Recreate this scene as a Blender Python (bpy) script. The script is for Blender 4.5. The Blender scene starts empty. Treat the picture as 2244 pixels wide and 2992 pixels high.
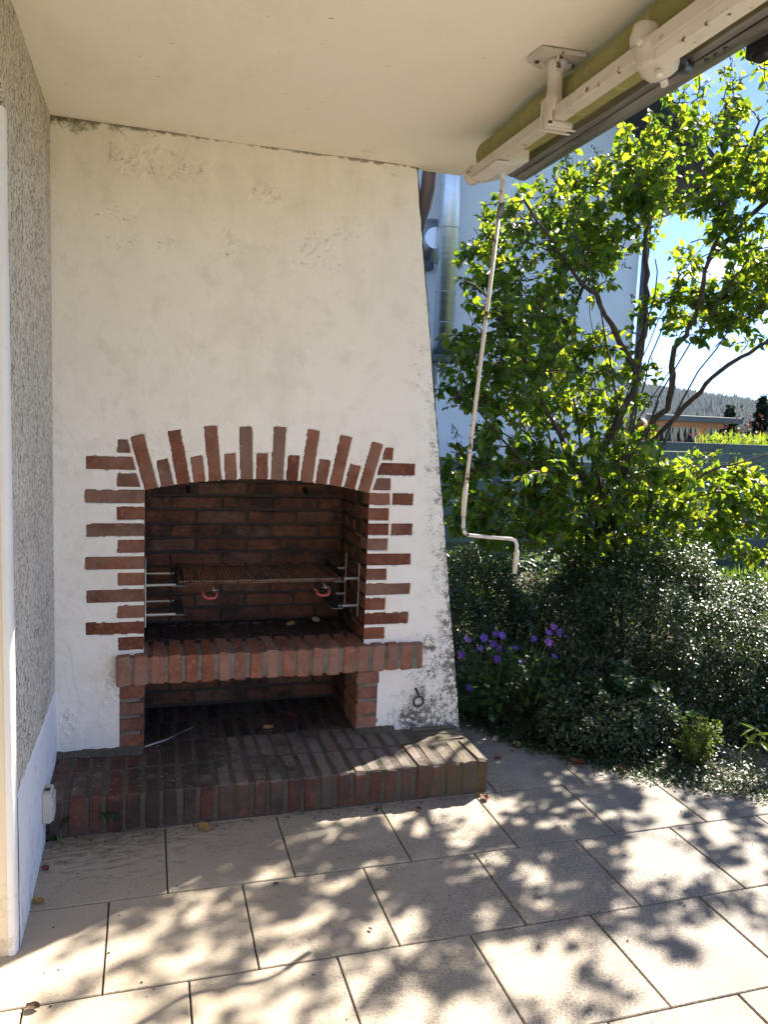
import bpy, math, random
import numpy as np
from mathutils import Matrix, Vector
R = math.radians
rnd = random.Random(7)
rng = np.random.default_rng(11)
scene = bpy.context.scene
COL = scene.collection

# ------------------------------------------------------------------ camera
cam_d = bpy.data.cameras.new('camera'); cam = bpy.data.objects.new('camera', cam_d); COL.objects.link(cam)
CAM = Vector((0.0098, -3.0272, 1.4485)); YAW, PITCH, ROLL = -0.2973, -0.1187, 0.0414
fw = Vector((-math.sin(YAW) * math.cos(PITCH), math.cos(YAW) * math.cos(PITCH), math.sin(PITCH)))
rt = Vector((math.cos(YAW), math.sin(YAW), 0)); up = rt.cross(fw)
r2 = rt * math.cos(ROLL) + up * math.sin(ROLL); u2 = -rt * math.sin(ROLL) + up * math.cos(ROLL)
mw = Matrix((r2, u2, -fw)).transposed().to_4x4(); mw.translation = CAM
cam.matrix_world = mw
cam_d.sensor_fit = 'VERTICAL'; cam_d.sensor_height = 36; cam_d.lens = 2279.16 / 2992 * 36
cam_d.clip_start = .05; cam_d.clip_end = 20000
scene.camera = cam

# ------------------------------------------------------------------ sky, sun, exposure
SUN = Vector((.90, .60, 1.0)).normalized()
elev = math.asin(SUN.z); azim = math.atan2(SUN.x, SUN.y)
world = bpy.data.worlds.new('World'); scene.world = world; world.use_nodes = True
wt = world.node_tree; wt.nodes.clear()
def wn(t): return wt.nodes.new(t)
sky = wn('ShaderNodeTexSky'); sky.sky_type = 'NISHITA'; sky.sun_disc = False
sky.sun_elevation = elev; sky.sun_rotation = azim; sky.altitude = 400; sky.air_density = .23; sky.dust_density = .0; sky.ozone_density = 2.0
tc = wn('ShaderNodeTexCoord'); mp = wn('ShaderNodeMapping'); mp.inputs['Scale'].default_value = (2.6, 2.6, 8.0); mp.inputs['Location'].default_value = (.35, .1, .2)
nz = wn('ShaderNodeTexNoise'); nz.inputs['Scale'].default_value = 1.5; nz.inputs['Detail'].default_value = 7; nz.inputs['Roughness'].default_value = .55
rp = wn('ShaderNodeValToRGB'); rp.color_ramp.elements[0].position = .54; rp.color_ramp.elements[1].position = .66
sx = wn('ShaderNodeSeparateXYZ'); mr_ = wn('ShaderNodeMapRange'); mr_.inputs[1].default_value = .42; mr_.inputs[2].default_value = .12
mu = wn('ShaderNodeMath'); mu.operation = 'MULTIPLY'
mx = wn('ShaderNodeMix'); mx.data_type = 'RGBA'; mx.inputs[7].default_value = (5.5, 5.7, 6.0, 1)
bg = wn('ShaderNodeBackground'); bg.inputs['Strength'].default_value = .105
ow = wn('ShaderNodeOutputWorld')
for a, b in ((tc.outputs['Generated'], mp.inputs['Vector']), (mp.outputs[0], nz.inputs['Vector']), (nz.outputs['Fac'], rp.inputs['Fac']),
             (tc.outputs['Generated'], sx.inputs[0]), (sx.outputs['Z'], mr_.inputs[0]), (rp.outputs['Color'], mu.inputs[0]), (mr_.outputs[0], mu.inputs[1]),
             (mu.outputs[0], mx.inputs[0]), (sky.outputs[0], mx.inputs[6]), (mx.outputs[2], bg.inputs['Color']), (bg.outputs[0], ow.inputs[0])):
    wt.links.new(a, b)
sun_d = bpy.data.lights.new('sun', 'SUN'); sun_d.energy = 3.0; sun_d.angle = R(.53); sun_d.color = (1, .91, .79)
sun = bpy.data.objects.new('sun', sun_d); COL.objects.link(sun); sun.rotation_euler = SUN.to_track_quat('Z', 'Y').to_euler()
vs = scene.view_settings; vs.view_transform = 'Standard'; vs.look = 'None'; vs.exposure = 2.62; vs.gamma = 1; vs.use_curve_mapping = False
scene.cycles.use_denoising = True
scene.cycles.max_bounces = 10; scene.cycles.diffuse_bounces = 6; scene.cycles.caustics_reflective = False; scene.cycles.caustics_refractive = False

# ------------------------------------------------------------------ material helper
class Mat:
    def __init__(s, name):
        s.m = bpy.data.materials.new(name); s.m.use_nodes = True; s.t = s.m.node_tree; s.t.nodes.clear()
        s.g = s.t.nodes.new('ShaderNodeNewGeometry'); s.P = s.g.outputs['Position']; s.isl = s.g.outputs['Random Per Island']
        s.oi = s.t.nodes.new('ShaderNodeObjectInfo'); s.rand = s.oi.outputs['Random']
        sp = s.t.nodes.new('ShaderNodeSeparateXYZ'); s.t.links.new(s.P, sp.inputs[0]); s.x, s.y, s.z = sp.outputs
    def put(s, sock, v):
        if isinstance(v, bpy.types.NodeSocket): s.t.links.new(v, sock)
        elif isinstance(v, (tuple, list)) and len(v) == 3 and sock.type == 'RGBA': sock.default_value = (*v, 1)
        else: sock.default_value = v
    def map(s, scale=(1, 1, 1), loc=(0, 0, 0), rot=(0, 0, 0), vec=None):
        n = s.t.nodes.new('ShaderNodeMapping'); s.put(n.inputs[0], vec or s.P)
        s.put(n.inputs['Location'], loc); n.inputs['Rotation'].default_value = rot; n.inputs['Scale'].default_value = scale
        return n.outputs[0]
    def offs(s, k=20):
        c = s.t.nodes.new('ShaderNodeCombineXYZ'); v = s.mth('MULTIPLY', s.rand, k)
        s.put(c.inputs[0], v); s.put(c.inputs[1], v); s.put(c.inputs[2], v)
        a = s.t.nodes.new('ShaderNodeVectorMath'); a.operation = 'ADD'; s.put(a.inputs[0], s.P); s.put(a.inputs[1], c.outputs[0])
        return a.outputs[0]
    def noise(s, scale, detail=4, rough=.55, vec=None, dist=0.0):
        n = s.t.nodes.new('ShaderNodeTexNoise'); s.put(n.inputs['Vector'], vec or s.P)
        n.inputs['Scale'].default_value = scale; n.inputs['Detail'].default_value = detail; n.inputs['Roughness'].default_value = rough; n.inputs['Distortion'].default_value = dist
        return n.outputs['Fac']
    def vor(s, scale, vec=None, feature='F1'):
        n = s.t.nodes.new('ShaderNodeTexVoronoi'); n.feature = feature; s.put(n.inputs['Vector'], vec or s.P); n.inputs['Scale'].default_value = scale
        return n.outputs['Distance']
    def mth(s, op, a, b=0.0, clamp=False):
        n = s.t.nodes.new('ShaderNodeMath'); n.operation = op; n.use_clamp = clamp; s.put(n.inputs[0], a); s.put(n.inputs[1], b); return n.outputs[0]
    def rng(s, v, a, b, c=0.0, d=1.0):
        n = s.t.nodes.new('ShaderNodeMapRange'); s.put(n.inputs[0], v)
        for i, q in enumerate((a, b, c, d)): s.put(n.inputs[i + 1], q)
        return n.outputs[0]
    def mix(s, f, a, b, blend='MIX'):
        n = s.t.nodes.new('ShaderNodeMix'); n.data_type = 'RGBA'; n.blend_type = blend; n.clamp_factor = True
        s.put(n.inputs[0], f); s.put(n.inputs[6], a); s.put(n.inputs[7], b); return n.outputs[2]
    def ramp(s, f, stops):
        n = s.t.nodes.new('ShaderNodeValToRGB'); s.put(n.inputs[0], f); e = n.color_ramp.elements
        while len(e) < len(stops): e.new(.5)
        for q, (p, c) in zip(e, stops): q.position = p; q.color = (*c, 1)
        return n.outputs[0]
    def bump(s, h, strength=.4, dist=.004, normal=None):
        n = s.t.nodes.new('ShaderNodeBump'); n.inputs['Strength'].default_value = strength; n.inputs['Distance'].default_value = dist
        s.put(n.inputs['Height'], h)
        if normal: s.put(n.inputs['Normal'], normal)
        return n.outputs[0]
    def bsdf(s, col, rough=.8, normal=None, metal=0.0, spec=.5, **kw):
        n = s.t.nodes.new('ShaderNodeBsdfPrincipled'); s.put(n.inputs['Base Color'], col); s.put(n.inputs['Roughness'], rough)
        s.put(n.inputs['Metallic'], metal); s.put(n.inputs['Specular IOR Level'], spec)
        if normal: s.put(n.inputs['Normal'], normal)
        for k, v in kw.items(): s.put(n.inputs[k.replace('_', ' ')], v)
        return n.outputs[0]
    def out(s, sh):
        o = s.t.nodes.new('ShaderNodeOutputMaterial'); s.t.links.new(sh, o.inputs[0]); return s.m
    def trans(s, col, normal=None):
        n = s.t.nodes.new('ShaderNodeBsdfTranslucent'); s.put(n.inputs[0], col); return n.outputs[0]
    def mixs(s, f, a, b):
        n = s.t.nodes.new('ShaderNodeMixShader'); s.put(n.inputs[0], f); s.put(n.inputs[1], a); s.put(n.inputs[2], b); return n.outputs[0]

def plain(name, col, rough=.6, metal=0.0, var=.15, scale=30, bump=.0):
    m = Mat(name); n = m.noise(scale, 5)
    c = m.mix(m.rng(n, .3, .7), tuple(q * (1 - var) for q in col), tuple(min(1, q * (1 + var)) for q in col))
    return m.out(m.bsdf(c, rough, m.bump(n, bump, .003) if bump else None, metal))

def wall_edge_x(z): return 1.336 - .1333 * z

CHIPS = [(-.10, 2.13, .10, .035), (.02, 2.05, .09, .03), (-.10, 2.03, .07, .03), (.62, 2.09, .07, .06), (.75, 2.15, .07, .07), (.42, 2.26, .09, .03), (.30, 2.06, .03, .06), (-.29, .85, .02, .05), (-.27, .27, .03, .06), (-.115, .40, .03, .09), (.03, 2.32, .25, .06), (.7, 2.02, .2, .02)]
def mat_plaster():
    m = Mat('fireplace_plaster'); P = m.P
    n1 = m.noise(1.7, 5); n2 = m.noise(11, 7, .6); n3 = m.noise(90, 5, .6)
    warm_bounce = m.mix(m.rng(n1, .3, .7), (.84, .785, .665), (.88, .83, .72))
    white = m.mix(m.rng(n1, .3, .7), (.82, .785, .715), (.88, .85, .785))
    c = m.mix(m.rng(m.mth('ADD', m.z, m.mth('MULTIPLY', n1, .7)), 1.5, 2.15), white, warm_bounce)  # warm light bounced from the ceiling, painted into the upper plaster
    c = m.mix(m.rng(n2, .52, .75, 0, .35), c, (.55, .50, .40))
    # dark pits and hairline chips
    pit = m.rng(m.noise(60, 3, .5), .77, .80)
    c = m.mix(m.mth('MULTIPLY', pit, m.rng(n2, .55, .66)), c, (.10, .085, .06))
    # chipped patches in the old render, their crack shadows painted in dark
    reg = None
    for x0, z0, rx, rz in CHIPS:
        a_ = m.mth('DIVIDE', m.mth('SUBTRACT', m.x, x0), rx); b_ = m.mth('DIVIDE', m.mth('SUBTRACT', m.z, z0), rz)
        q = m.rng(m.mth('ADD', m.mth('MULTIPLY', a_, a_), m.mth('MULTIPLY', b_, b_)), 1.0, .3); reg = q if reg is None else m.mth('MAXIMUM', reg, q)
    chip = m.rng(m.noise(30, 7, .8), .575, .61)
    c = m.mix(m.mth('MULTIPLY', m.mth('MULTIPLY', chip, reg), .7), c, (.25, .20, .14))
    # mould along the weathered right flank and the foot
    d = m.mth('SUBTRACT', m.mth('SUBTRACT', 1.336, m.mth('MULTIPLY', m.z, .1333)), m.x)
    r1 = m.mth('MULTIPLY', m.rng(d, .15, .0), m.rng(m.z, 2.3, .6, .22, .85))
    r2_ = m.mth('MULTIPLY', m.rng(m.z, .44, .16), m.rng(m.x, .90, 1.10))
    r3 = m.mth('MULTIPLY', m.rng(m.z, .60, .535, 0, .62), m.rng(m.x, .98, 1.14))
    rr = m.mth('MAXIMUM', m.mth('MAXIMUM', r1, r2_), r3)
    fine = m.mth('ADD', m.mth('MULTIPLY', m.noise(130, 4, .7), .55), m.mth('MULTIPLY', m.noise(13, 5, .65), .55))
    mould = m.rng(m.mth('ADD', fine, m.mth('MULTIPLY', rr, .36)), .70, .84)
    mc = m.mix(m.rng(m.noise(7, 3), .42, .6), (.035, .034, .028), (.085, .08, .04))
    flake = m.rng(m.mth('ADD', m.noise(38, 7, .75), m.mth('MULTIPLY', m.noise(5, 3), .25)), .665, .60)
    c = m.mix(m.mth('MULTIPLY', m.mth('MULTIPLY', mould, m.rng(flake, 0, 1, .12, .9)), m.rng(rr, .02, .2)), c, mc)
    # moss in the upper corner and soot-dark line below the ceiling
    r4 = m.mth('MULTIPLY', m.rng(m.z, 2.36, 2.43), m.rng(m.x, .30, -.25))
    moss = m.rng(m.mth('ADD', m.noise(24, 6, .7), m.mth('MULTIPLY', r4, .42)), .70, .9)
    c = m.mix(m.mth('MULTIPLY', moss, m.rng(r4, .05, .35)), c, (.13, .125, .045))
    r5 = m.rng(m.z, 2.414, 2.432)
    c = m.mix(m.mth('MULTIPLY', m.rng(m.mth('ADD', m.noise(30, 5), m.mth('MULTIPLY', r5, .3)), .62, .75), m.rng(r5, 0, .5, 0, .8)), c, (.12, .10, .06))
    # rust-brown run-off left of the shelf and grime on the low left corner
    c = m.mix(m.mth('MULTIPLY', m.rng(m.mth('ADD', m.noise(20, 6, .7), .0), .64, .69), m.mth('MULTIPLY', m.rng(m.z, .65, .3), m.rng(m.x, -.10, -.30, 0, .6))), c, (.16, .12, .08))
    # broad old stains
    c = m.mix(m.rng(m.noise(1.0, 6, .62, vec=m.map((3.2, 1, 1.1), (1.7, 0, 0))), .53, .72, 0, .34), c, (.56, .50, .40))
    c = m.mix(m.rng(m.noise(2.3, 7, .7, vec=m.map((1, 1, .8), (5, 0, 2))), .56, .60, 0, .12), c, (.50, .43, .33))
    h = m.mth('ADD', m.mth('MULTIPLY', n3, .5), m.mth('MULTIPLY', m.noise(28, 5), 1.0))
    return m.out(m.bsdf(c, .9, m.bump(h, .55, .004), spec=.25))

def mat_ceiling():
    m = Mat('ceiling_paint'); n1 = m.noise(1.3, 4); n2 = m.noise(8, 6, .6)
    c = m.mix(m.rng(n1, .3, .7), (.85, .79, .67), (.89, .84, .735))
    c = m.mix(m.rng(m.noise(45, 3), .73, .77), c, (.2, .16, .1))
    st = m.mth('MULTIPLY', m.rng(m.noise(6, 6, .65), .6, .75), m.rng(m.y, -.35, -.02, 0, .5))
    c = m.mix(st, c, (.42, .36, .25)); c = m.mix(m.rng(m.noise(2.1, 7, .68, vec=m.map((1.6, .8, 1))), .52, .68, 0, .22), c, (.62, .55, .43)); c = m.mix(m.rng(m.noise(1, 4, .6, vec=m.map((90, 7, 1)), dist=1.0), .70, .74, 0, .35), c, (.45, .39, .29))
    h = m.mth('ADD', n2, m.mth('MULTIPLY', m.noise(55, 4), .25))
    return m.out(m.bsdf(c, .88, m.bump(h, .35, .006), spec=.25))

def mat_roughcast():
    m = Mat('roughcast_render')
    w = m.noise(1.0, 3, .6, vec=m.map((30, 78, 32), rot=(.3, 0, 0)), dist=2.2)
    g = m.rng(w, .54, .605)
    n = m.noise(3, 4)
    c = m.mix(m.rng(n, .3, .7), (.64, .575, .48), (.72, .655, .56))
    c = m.mix(m.mth('MULTIPLY', g, m.rng(m.noise(5, 3), .3, .6, .45, .95)), c, (.13, .10, .075))
    h = m.mth('SUBTRACT', m.mth('MULTIPLY', m.noise(140, 4), .35), g)
    return m.out(m.bsdf(c, .95, m.bump(h, .8, .006), spec=.15))

def mat_paint(name, col, grime=(.3, .26, .2), bump=.35):
    m = Mat(name); n = m.noise(4, 5); n2 = m.noise(70, 4)
    c = m.mix(m.rng(n, .3, .7), tuple(q * .94 for q in col), col)
    c = m.mix(m.mth('MULTIPLY', m.rng(m.mth('ADD', m.noise(15, 6, .7), m.rng(m.z, .35, 0, 0, .12)), .62, .75), .5), c, grime)
    return m.out(m.bsdf(c, .85, m.bump(n2, bump, .003), spec=.3))

def mat_tile():
    m = Mat('stone_tile'); V = m.offs(9)
    n1 = m.noise(2.2, 4, vec=V); band = m.noise(1.0, 6, .65, vec=m.map((3.0, 26, 1), vec=V), dist=.5)
    c = m.mix(m.rng(n1, .3, .7), (.37, .315, .24), (.44, .38, .295))
    c = m.mix(m.rng(band, .52, .7, 0, .45), c, (.34, .27, .195))
    c = m.mix(m.rng(m.rand, 0, 1, 0, .35), c, (.40, .35, .29))
    c = m.mix(m.rng(m.noise(3.1, 6, .65), .52, .7, 0, .4), c, (.47, .36, .22))
    # black lichen specks, more of them where the rain reaches
    wet = m.rng(m.x, .1, 2.0)
    sp = m.mth('ADD', m.mth('MULTIPLY', m.noise(150, 3, .6), .75), m.mth('MULTIPLY', m.noise(5, 4, .6), .35))
    speck = m.rng(m.mth('ADD', sp, m.mth('MULTIPLY', wet, .17)), .63, .70)
    c = m.mix(m.mth('MULTIPLY', speck, m.rng(wet, 0, 1, .5, .85)), c, (.085, .075, .065))
    c = m.mix(m.mth('MULTIPLY', wet, .4), c, (.34, .32, .295))
    # soil washed off the step
    soil = m.mth('MULTIPLY', m.mth('MULTIPLY', m.rng(m.y, -.74, -.42), m.rng(m.x, .55, -.05)), .26)
    c = m.mix(m.mth('MULTIPLY', m.rng(m.mth('ADD', m.noise(1, 6, .7, vec=m.map((14, 50, 1))), soil), .62, .82), .7), c, (.13, .09, .055))
    h = m.mth('ADD', m.noise(75, 5, .6), m.mth('MULTIPLY', m.noise(22, 4), .9))
    return m.out(m.bsdf(c, m.rng(n1, .3, .7, .62, .8), m.bump(h, .45, .005), spec=.3))

def mat_brick(name, lo, hi, fleck=.5, film=None, film_amt=.0, grey=.25, speckcol=(.72, .70, .66), moss=0.0, dust=0.0):
    m = Mat(name); V = m.offs(30)
    n1 = m.noise(9, 5, .6, vec=V); n2 = m.noise(55, 6, .65, vec=V)
    c = m.mix(m.rand, lo, hi)
    c = m.mix(m.rng(m.mth('FRACT', m.mth('MULTIPLY', m.rand, 7.3)), .55, 1, 0, grey * 2), c, (.17, .125, .10))
    c = m.mix(m.rng(n1, .35, .7, 0, .75), c, tuple(q * .5 for q in lo))
    c = m.mix(m.rng(n2, .5, .75, 0, .3), c, tuple(min(1, q * 1.6) for q in hi))
    c = m.mix(m.rng(m.noise(24, 7, .7, vec=V), .56, .68, 0, .35), c, tuple(min(1, q * 1.5 + .05) for q in hi))
    if film:
        f = m.rng(m.mth('ADD', m.noise(8, 6, .65), m.rng(m.rand, 0, 1, -.1, .1)), .44, .62, 0, film_amt)
        c = m.mix(f, c, film)
    if dust:
        nm = m.t.nodes.new('ShaderNodeSeparateXYZ'); m.t.links.new(m.g.outputs['Normal'], nm.inputs[0])
        dd = m.mth('MULTIPLY', m.rng(nm.outputs[2], .3, .9), m.rng(m.mth('ADD', m.noise(5, 6, .65), m.rng(m.x, -.2, .8, -.16, .12)), .38, .58))
        c = m.mix(m.mth('MULTIPLY', dd, dust), c, (.19, .165, .145))
    if dust:
        so = m.rng(m.mth('ADD', m.noise(3.2, 7, .68, vec=m.map((1, 1, 1), (4, 1, 0))), m.rng(m.mth('ABSOLUTE', m.mth('SUBTRACT', m.x, .15)), 0, .7, .10, -.14)), .47, .60)
        c = m.mix(m.mth('MULTIPLY', so, .8), c, (.030, .025, .022))
    if moss:
        mm = m.mth('MULTIPLY', m.rng(m.x, .95, 1.3), m.rng(m.noise(7, 5), .35, .6))
        c = m.mix(m.mth('MULTIPLY', mm, moss), c, (.085, .085, .03))
    spk = m.rng(m.noise(170, 3, .6, vec=V), .70, .74)
    eff = m.mth('MULTIPLY', spk, m.mth('MULTIPLY', m.rng(m.noise(5, 3), .4, .65), fleck))
    c = m.mix(eff, c, speckcol)
    h = m.mth('ADD', m.mth('MULTIPLY', n2, .6), m.noise(18, 4, vec=V))
    return m.out(m.bsdf(c, .88, m.bump(h, .75, .005), spec=.3))

def mat_mortar(name, col, green=0.0):
    m = Mat(name); n = m.noise(60, 5, .65)
    c = m.mix(m.rng(n, .3, .7), tuple(q * .65 for q in col), col)
    if green: c = m.mix(m.rng(m.noise(9, 3), .45, .6, 0, green), c, (.05, .06, .02))
    return m.out(m.bsdf(c, .95, m.bump(n, .8, .006), spec=.2))

def mat_leaf(name, cols, tcols, trans=.5, rough=.42, spec=.5, dead=0.0):
    m = Mat(name); v = m.mth('FRACT', m.mth('ADD', m.isl, m.mth('MULTIPLY', m.rand, 3.7)))
    c = m.ramp(v, [(0, cols[0]), (.6, cols[1]), (1, cols[2])]); t = m.ramp(v, [(0, tcols[0]), (.6, tcols[1]), (1, tcols[2])])
    if dead:
        k = m.rng(m.mth('FRACT', m.mth('MULTIPLY', v, 13.7)), 1 - dead, 1 - dead + .01)
        c = m.mix(k, c, (.22, .12, .02)); t = m.mix(k, t, (.45, .22, .02))
    n = m.noise(120, 3)
    b = m.bsdf(c, rough, m.bump(n, .25, .002), spec=spec)
    return m.out(m.mixs(trans, b, m.trans(t)))

def mat_metal(name, col, rough, brush=None):
    m = Mat(name)
    n = m.noise(1.0, 4, vec=m.map(brush)) if brush else m.noise(20, 4)
    c = m.mix(m.rng(n, .3, .7), tuple(q * .85 for q in col), col)
    return m.out(m.bsdf(c, m.rng(n, .3, .7, rough * .8, rough * 1.25), metal=1.0))

def mat_chipped(name, paint, rust=(.10, .045, .02), amt=.62, rough=.55, scale=35):
    m = Mat(name); n = m.noise(scale, 6, .65); k = m.rng(n, amt, amt + .03)
    c = m.mix(m.rng(m.noise(6, 4), .3, .7), tuple(q * .86 for q in paint), paint)
    c = m.mix(m.rng(m.noise(14, 5), .55, .75, 0, .4), c, tuple(q * .55 for q in paint))
    c = m.mix(k, c, rust)
    return m.out(m.bsdf(c, rough, m.bump(m.mth('SUBTRACT', m.mth('ADD', m.noise(22, 4), m.mth('MULTIPLY', m.noise(90, 3), .5)), k), .55, .004)))

MT = {}
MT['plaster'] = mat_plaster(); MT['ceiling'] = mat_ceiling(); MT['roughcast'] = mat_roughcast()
MT['cream'] = mat_paint('cream_paint', (.80, .68, .49)); MT['bead'] = mat_paint('white_bead_paint', (.80, .79, .76)); MT['plinth'] = mat_paint('plinth_paint', (.84, .82, .82), bump=.5)
MT['tile'] = mat_tile()
MT['joint'] = mat_mortar('tile_joint', (.045, .04, .036))
MT['brick'] = mat_brick('red_brick', (.15, .052, .030), (.30, .105, .052), fleck=.8, film=(.24, .165, .13), film_amt=.45, grey=.42)
MT['soot'] = mat_brick('sooty_brick', (.14, .060, .034), (.21, .085, .045), fleck=.12, film=(.035, .025, .019), film_amt=.9, grey=.3)
MT['hearth'] = mat_brick('hearth_brick', (.07, .04, .034), (.12, .06, .05), fleck=.5, film=(.028, .025, .025), film_amt=.95, grey=.3)
MT['shelf'] = mat_brick('shelf_brick', (.27, .095, .055), (.37, .18, .12), fleck=.5, film=(.27, .17, .13), film_amt=.65)
MT['step'] = mat_brick('step_brick', (.10, .042, .030), (.19, .072, .048), fleck=.7, film=(.075, .058, .05), film_amt=.9, moss=.75, dust=.85)
MT['mortar'] = mat_mortar('grey_mortar', (.24, .22, .18), .35); MT['smortar'] = mat_mortar('sooty_mortar', (.075, .062, .05)); MT['dmortar'] = mat_mortar('damp_mortar', (.125, .108, .092), .25)
MT['core'] = plain('masonry_core', (.13, .115, .09), .95)
MT['bitumen'] = plain('bitumen_sheet', (.02, .019, .018), .85, bump=.6)
MT['awn_white'] = mat_chipped('chipped_cream_enamel', (.62, .565, .48), amt=.625, scale=24)
MT['awn_white2'] = mat_chipped('white_enamel', (.70, .66, .58), amt=.64, scale=30)
MT['alu'] = mat_metal('dull_aluminium', (.50, .47, .42), .5, (60, 3, 60))
MT['steel'] = mat_metal('stainless_steel', (.72, .73, .75), .40, (1, 1, 60))
MT['zinc'] = mat_metal('galvanised_steel', (.55, .55, .54), .45)
MT['gzinc'] = mat_metal('dark_galvanised_steel', (.20, .21, .22), .5)
MT['black'] = plain('black_plastic', (.012, .012, .013), .5)
MT['iron'] = plain('weathered_iron', (.075, .065, .055), .75, .5, bump=.5)
MT['rustrod'] = mat_chipped('rusty_rod', (.20, .115, .075), (.05, .025, .015), amt=.55, rough=.6)
MT['redgrip'] = plain('red_coated_wire', (.36, .06, .055), .45)
MT['crank'] = mat_chipped('flaking_white_rod', (.66, .61, .54), (.085, .05, .035), amt=.56, scale=26)
MT['crankgrip'] = plain('ivory_plastic', (.60, .55, .46), .5)
MT['socket'] = plain('ivory_socket', (.55, .52, .44), .45, var=.05)
MT['pipe'] = plain('brown_pipe', (.045, .026, .018), .5)
def mat_fabric():
    m = Mat('olive_awning_cloth'); n = m.noise(5, 4); w = m.noise(9, 5, vec=m.map((1, 6, 3)))
    c = m.mix(m.rng(n, .3, .7), (.22, .21, .06), (.30, .285, .105)); c = m.mix(m.rng(w, .55, .75, 0, .6), c, (.46, .45, .25))
    return m.out(m.bsdf(c, .85, m.bump(m.noise(30, 4), .3, .004)))
MT['fabric'] = mat_fabric()
def mat_bark():
    m = Mat('lilac_bark'); n = m.noise(1, 6, .65, vec=m.map((60, 60, 14)))
    c = m.ramp(n, [(.3, (.022, .016, .011)), (.55, (.075, .056, .038)), (.75, (.12, .10, .075))])
    return m.out(m.bsdf(c, .9, m.bump(n, .8, .008)))
MT['bark'] = mat_bark()
MT['twig'] = plain('twig_bark', (.07, .05, .032), .85)
MT['seed'] = plain('dry_seed_capsule', (.035, .018, .012), .8)
MT['lilac'] = mat_leaf('lilac_leaf', [(.030, .078, .018), (.045, .105, .022), (.08, .14, .024)], [(.16, .29, .014), (.34, .46, .02), (.60, .62, .03)], .60, .32, .7, dead=.006)
MT['coto'] = mat_leaf('cotoneaster_leaf', [(.026, .050, .020), (.040, .075, .027), (.08, .115, .038)], [(.05, .10, .012), (.08, .15, .018), (.18, .25, .035)], .3, .36, .7)
MT['gera'] = mat_leaf('geranium_leaf', [(.03, .07, .022), (.045, .095, .025), (.08, .12, .03)], [(.10, .22, .02), (.15, .30, .03), (.28, .36, .05)], .4, .45)
MT['lime'] = mat_leaf('lime_leaf', [(.09, .15, .02), (.12, .19, .025), (.17, .22, .03)], [(.24, .36, .02), (.32, .44, .03), (.45, .50, .05)], .45, .5)
MT['teal'] = mat_leaf('blue_green_leaf', [(.025, .07, .035), (.035, .085, .04), (.05, .10, .04)], [(.06, .16, .03), (.08, .2, .04), (.12, .24, .05)], .35, .5)
MT['petal'] = mat_leaf('violet_petal', [(.24, .10, .66), (.30, .13, .78), (.40, .14, .70)], [(.36, .14, .85), (.42, .18, .92), (.52, .18, .85)], .45, .55)
MT['pistil'] = plain('flower_eye', (.6, .5, .5), .6)
MT['stalk'] = plain('green_stalk', (.10, .14, .04), .6)
MT['litter_red'] = plain('fallen_leaf_red', (.17, .038, .02), .6, var=.4, scale=60, bump=.3)
MT['litter_yel'] = plain('fallen_leaf_yellow', (.42, .27, .09), .65, var=.35, scale=60, bump=.3)
MT['litter_brn'] = plain('fallen_leaf_brown', (.085, .05, .028), .7, var=.4, scale=60, bump=.3)
MT['pebble'] = plain('pale_pebble', (.36, .29, .22), .8, bump=.4)
def mat_soil():
    m = Mat('garden_soil'); n = m.noise(14, 8, .7)
    c = m.ramp(n, [(.3, (.018, .013, .009)), (.6, (.055, .04, .027)), (.8, (.10, .075, .05))])
    return m.out(m.bsdf(c, .95, m.bump(n, 1, .02)))
MT['soil'] = mat_soil()
def mat_ground():
    m = Mat('lawn_ground'); n = m.noise(6, 8, .65)
    c = m.ramp(n, [(.3, (.022, .04, .01)), (.6, (.055, .095, .02)), (.8, (.10, .14, .035))])
    return m.out(m.bsdf(c, .95, m.bump(n, .8, .02)))
MT['ground'] = mat_ground()
MT['grass'] = mat_leaf('grass_blade', [(.05, .12, .015), (.07, .15, .02), (.12, .18, .03)], [(.18, .34, .02), (.25, .42, .03), (.35, .45, .05)], .45, .45)
MT['nwall'] = mat_paint('neighbour_white_render', (.85, .85, .86), bump=.8)
MT['ntrim'] = plain('neighbour_grey_trim', (.09, .10, .115), .6)
MT['roof'] = plain('dark_roof_tile', (.030, .026, .026), .7, bump=.4)
def mat_slat(name, a, b):
    m = Mat(name); n = m.noise(1, 5, .6, vec=m.map((3, 3, 40)))
    c = m.mix(m.rng(n, .3, .7), a, b); c = m.mix(m.mth('MULTIPLY', m.rand, .35), c, tuple(q * .6 for q in a))
    return m.out(m.bsdf(c, .75, m.bump(n, .3, .004)))
MT['slat'] = mat_slat('grey_green_slat', (.105, .135, .125), (.15, .185, .17)); MT['slat2'] = mat_slat('green_board', (.11, .155, .135), (.16, .21, .18))
MT['shedwood'] = mat_slat('orange_timber', (.36, .15, .06), (.46, .21, .09))
MT['needle'] = mat_leaf('spruce_needle', [(.010, .028, .016), (.016, .038, .02), (.03, .055, .022)], [(.02, .05, .02), (.03, .06, .02), (.05, .09, .03)], .15, .7, .2)
MT['farwood'] = plain('far_spruce', (.013, .024, .018), .9, var=.4, scale=.02)
MT['hill'] = plain('hill_meadow', (.02, .032, .016), .95, var=.3, scale=.01)

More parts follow.
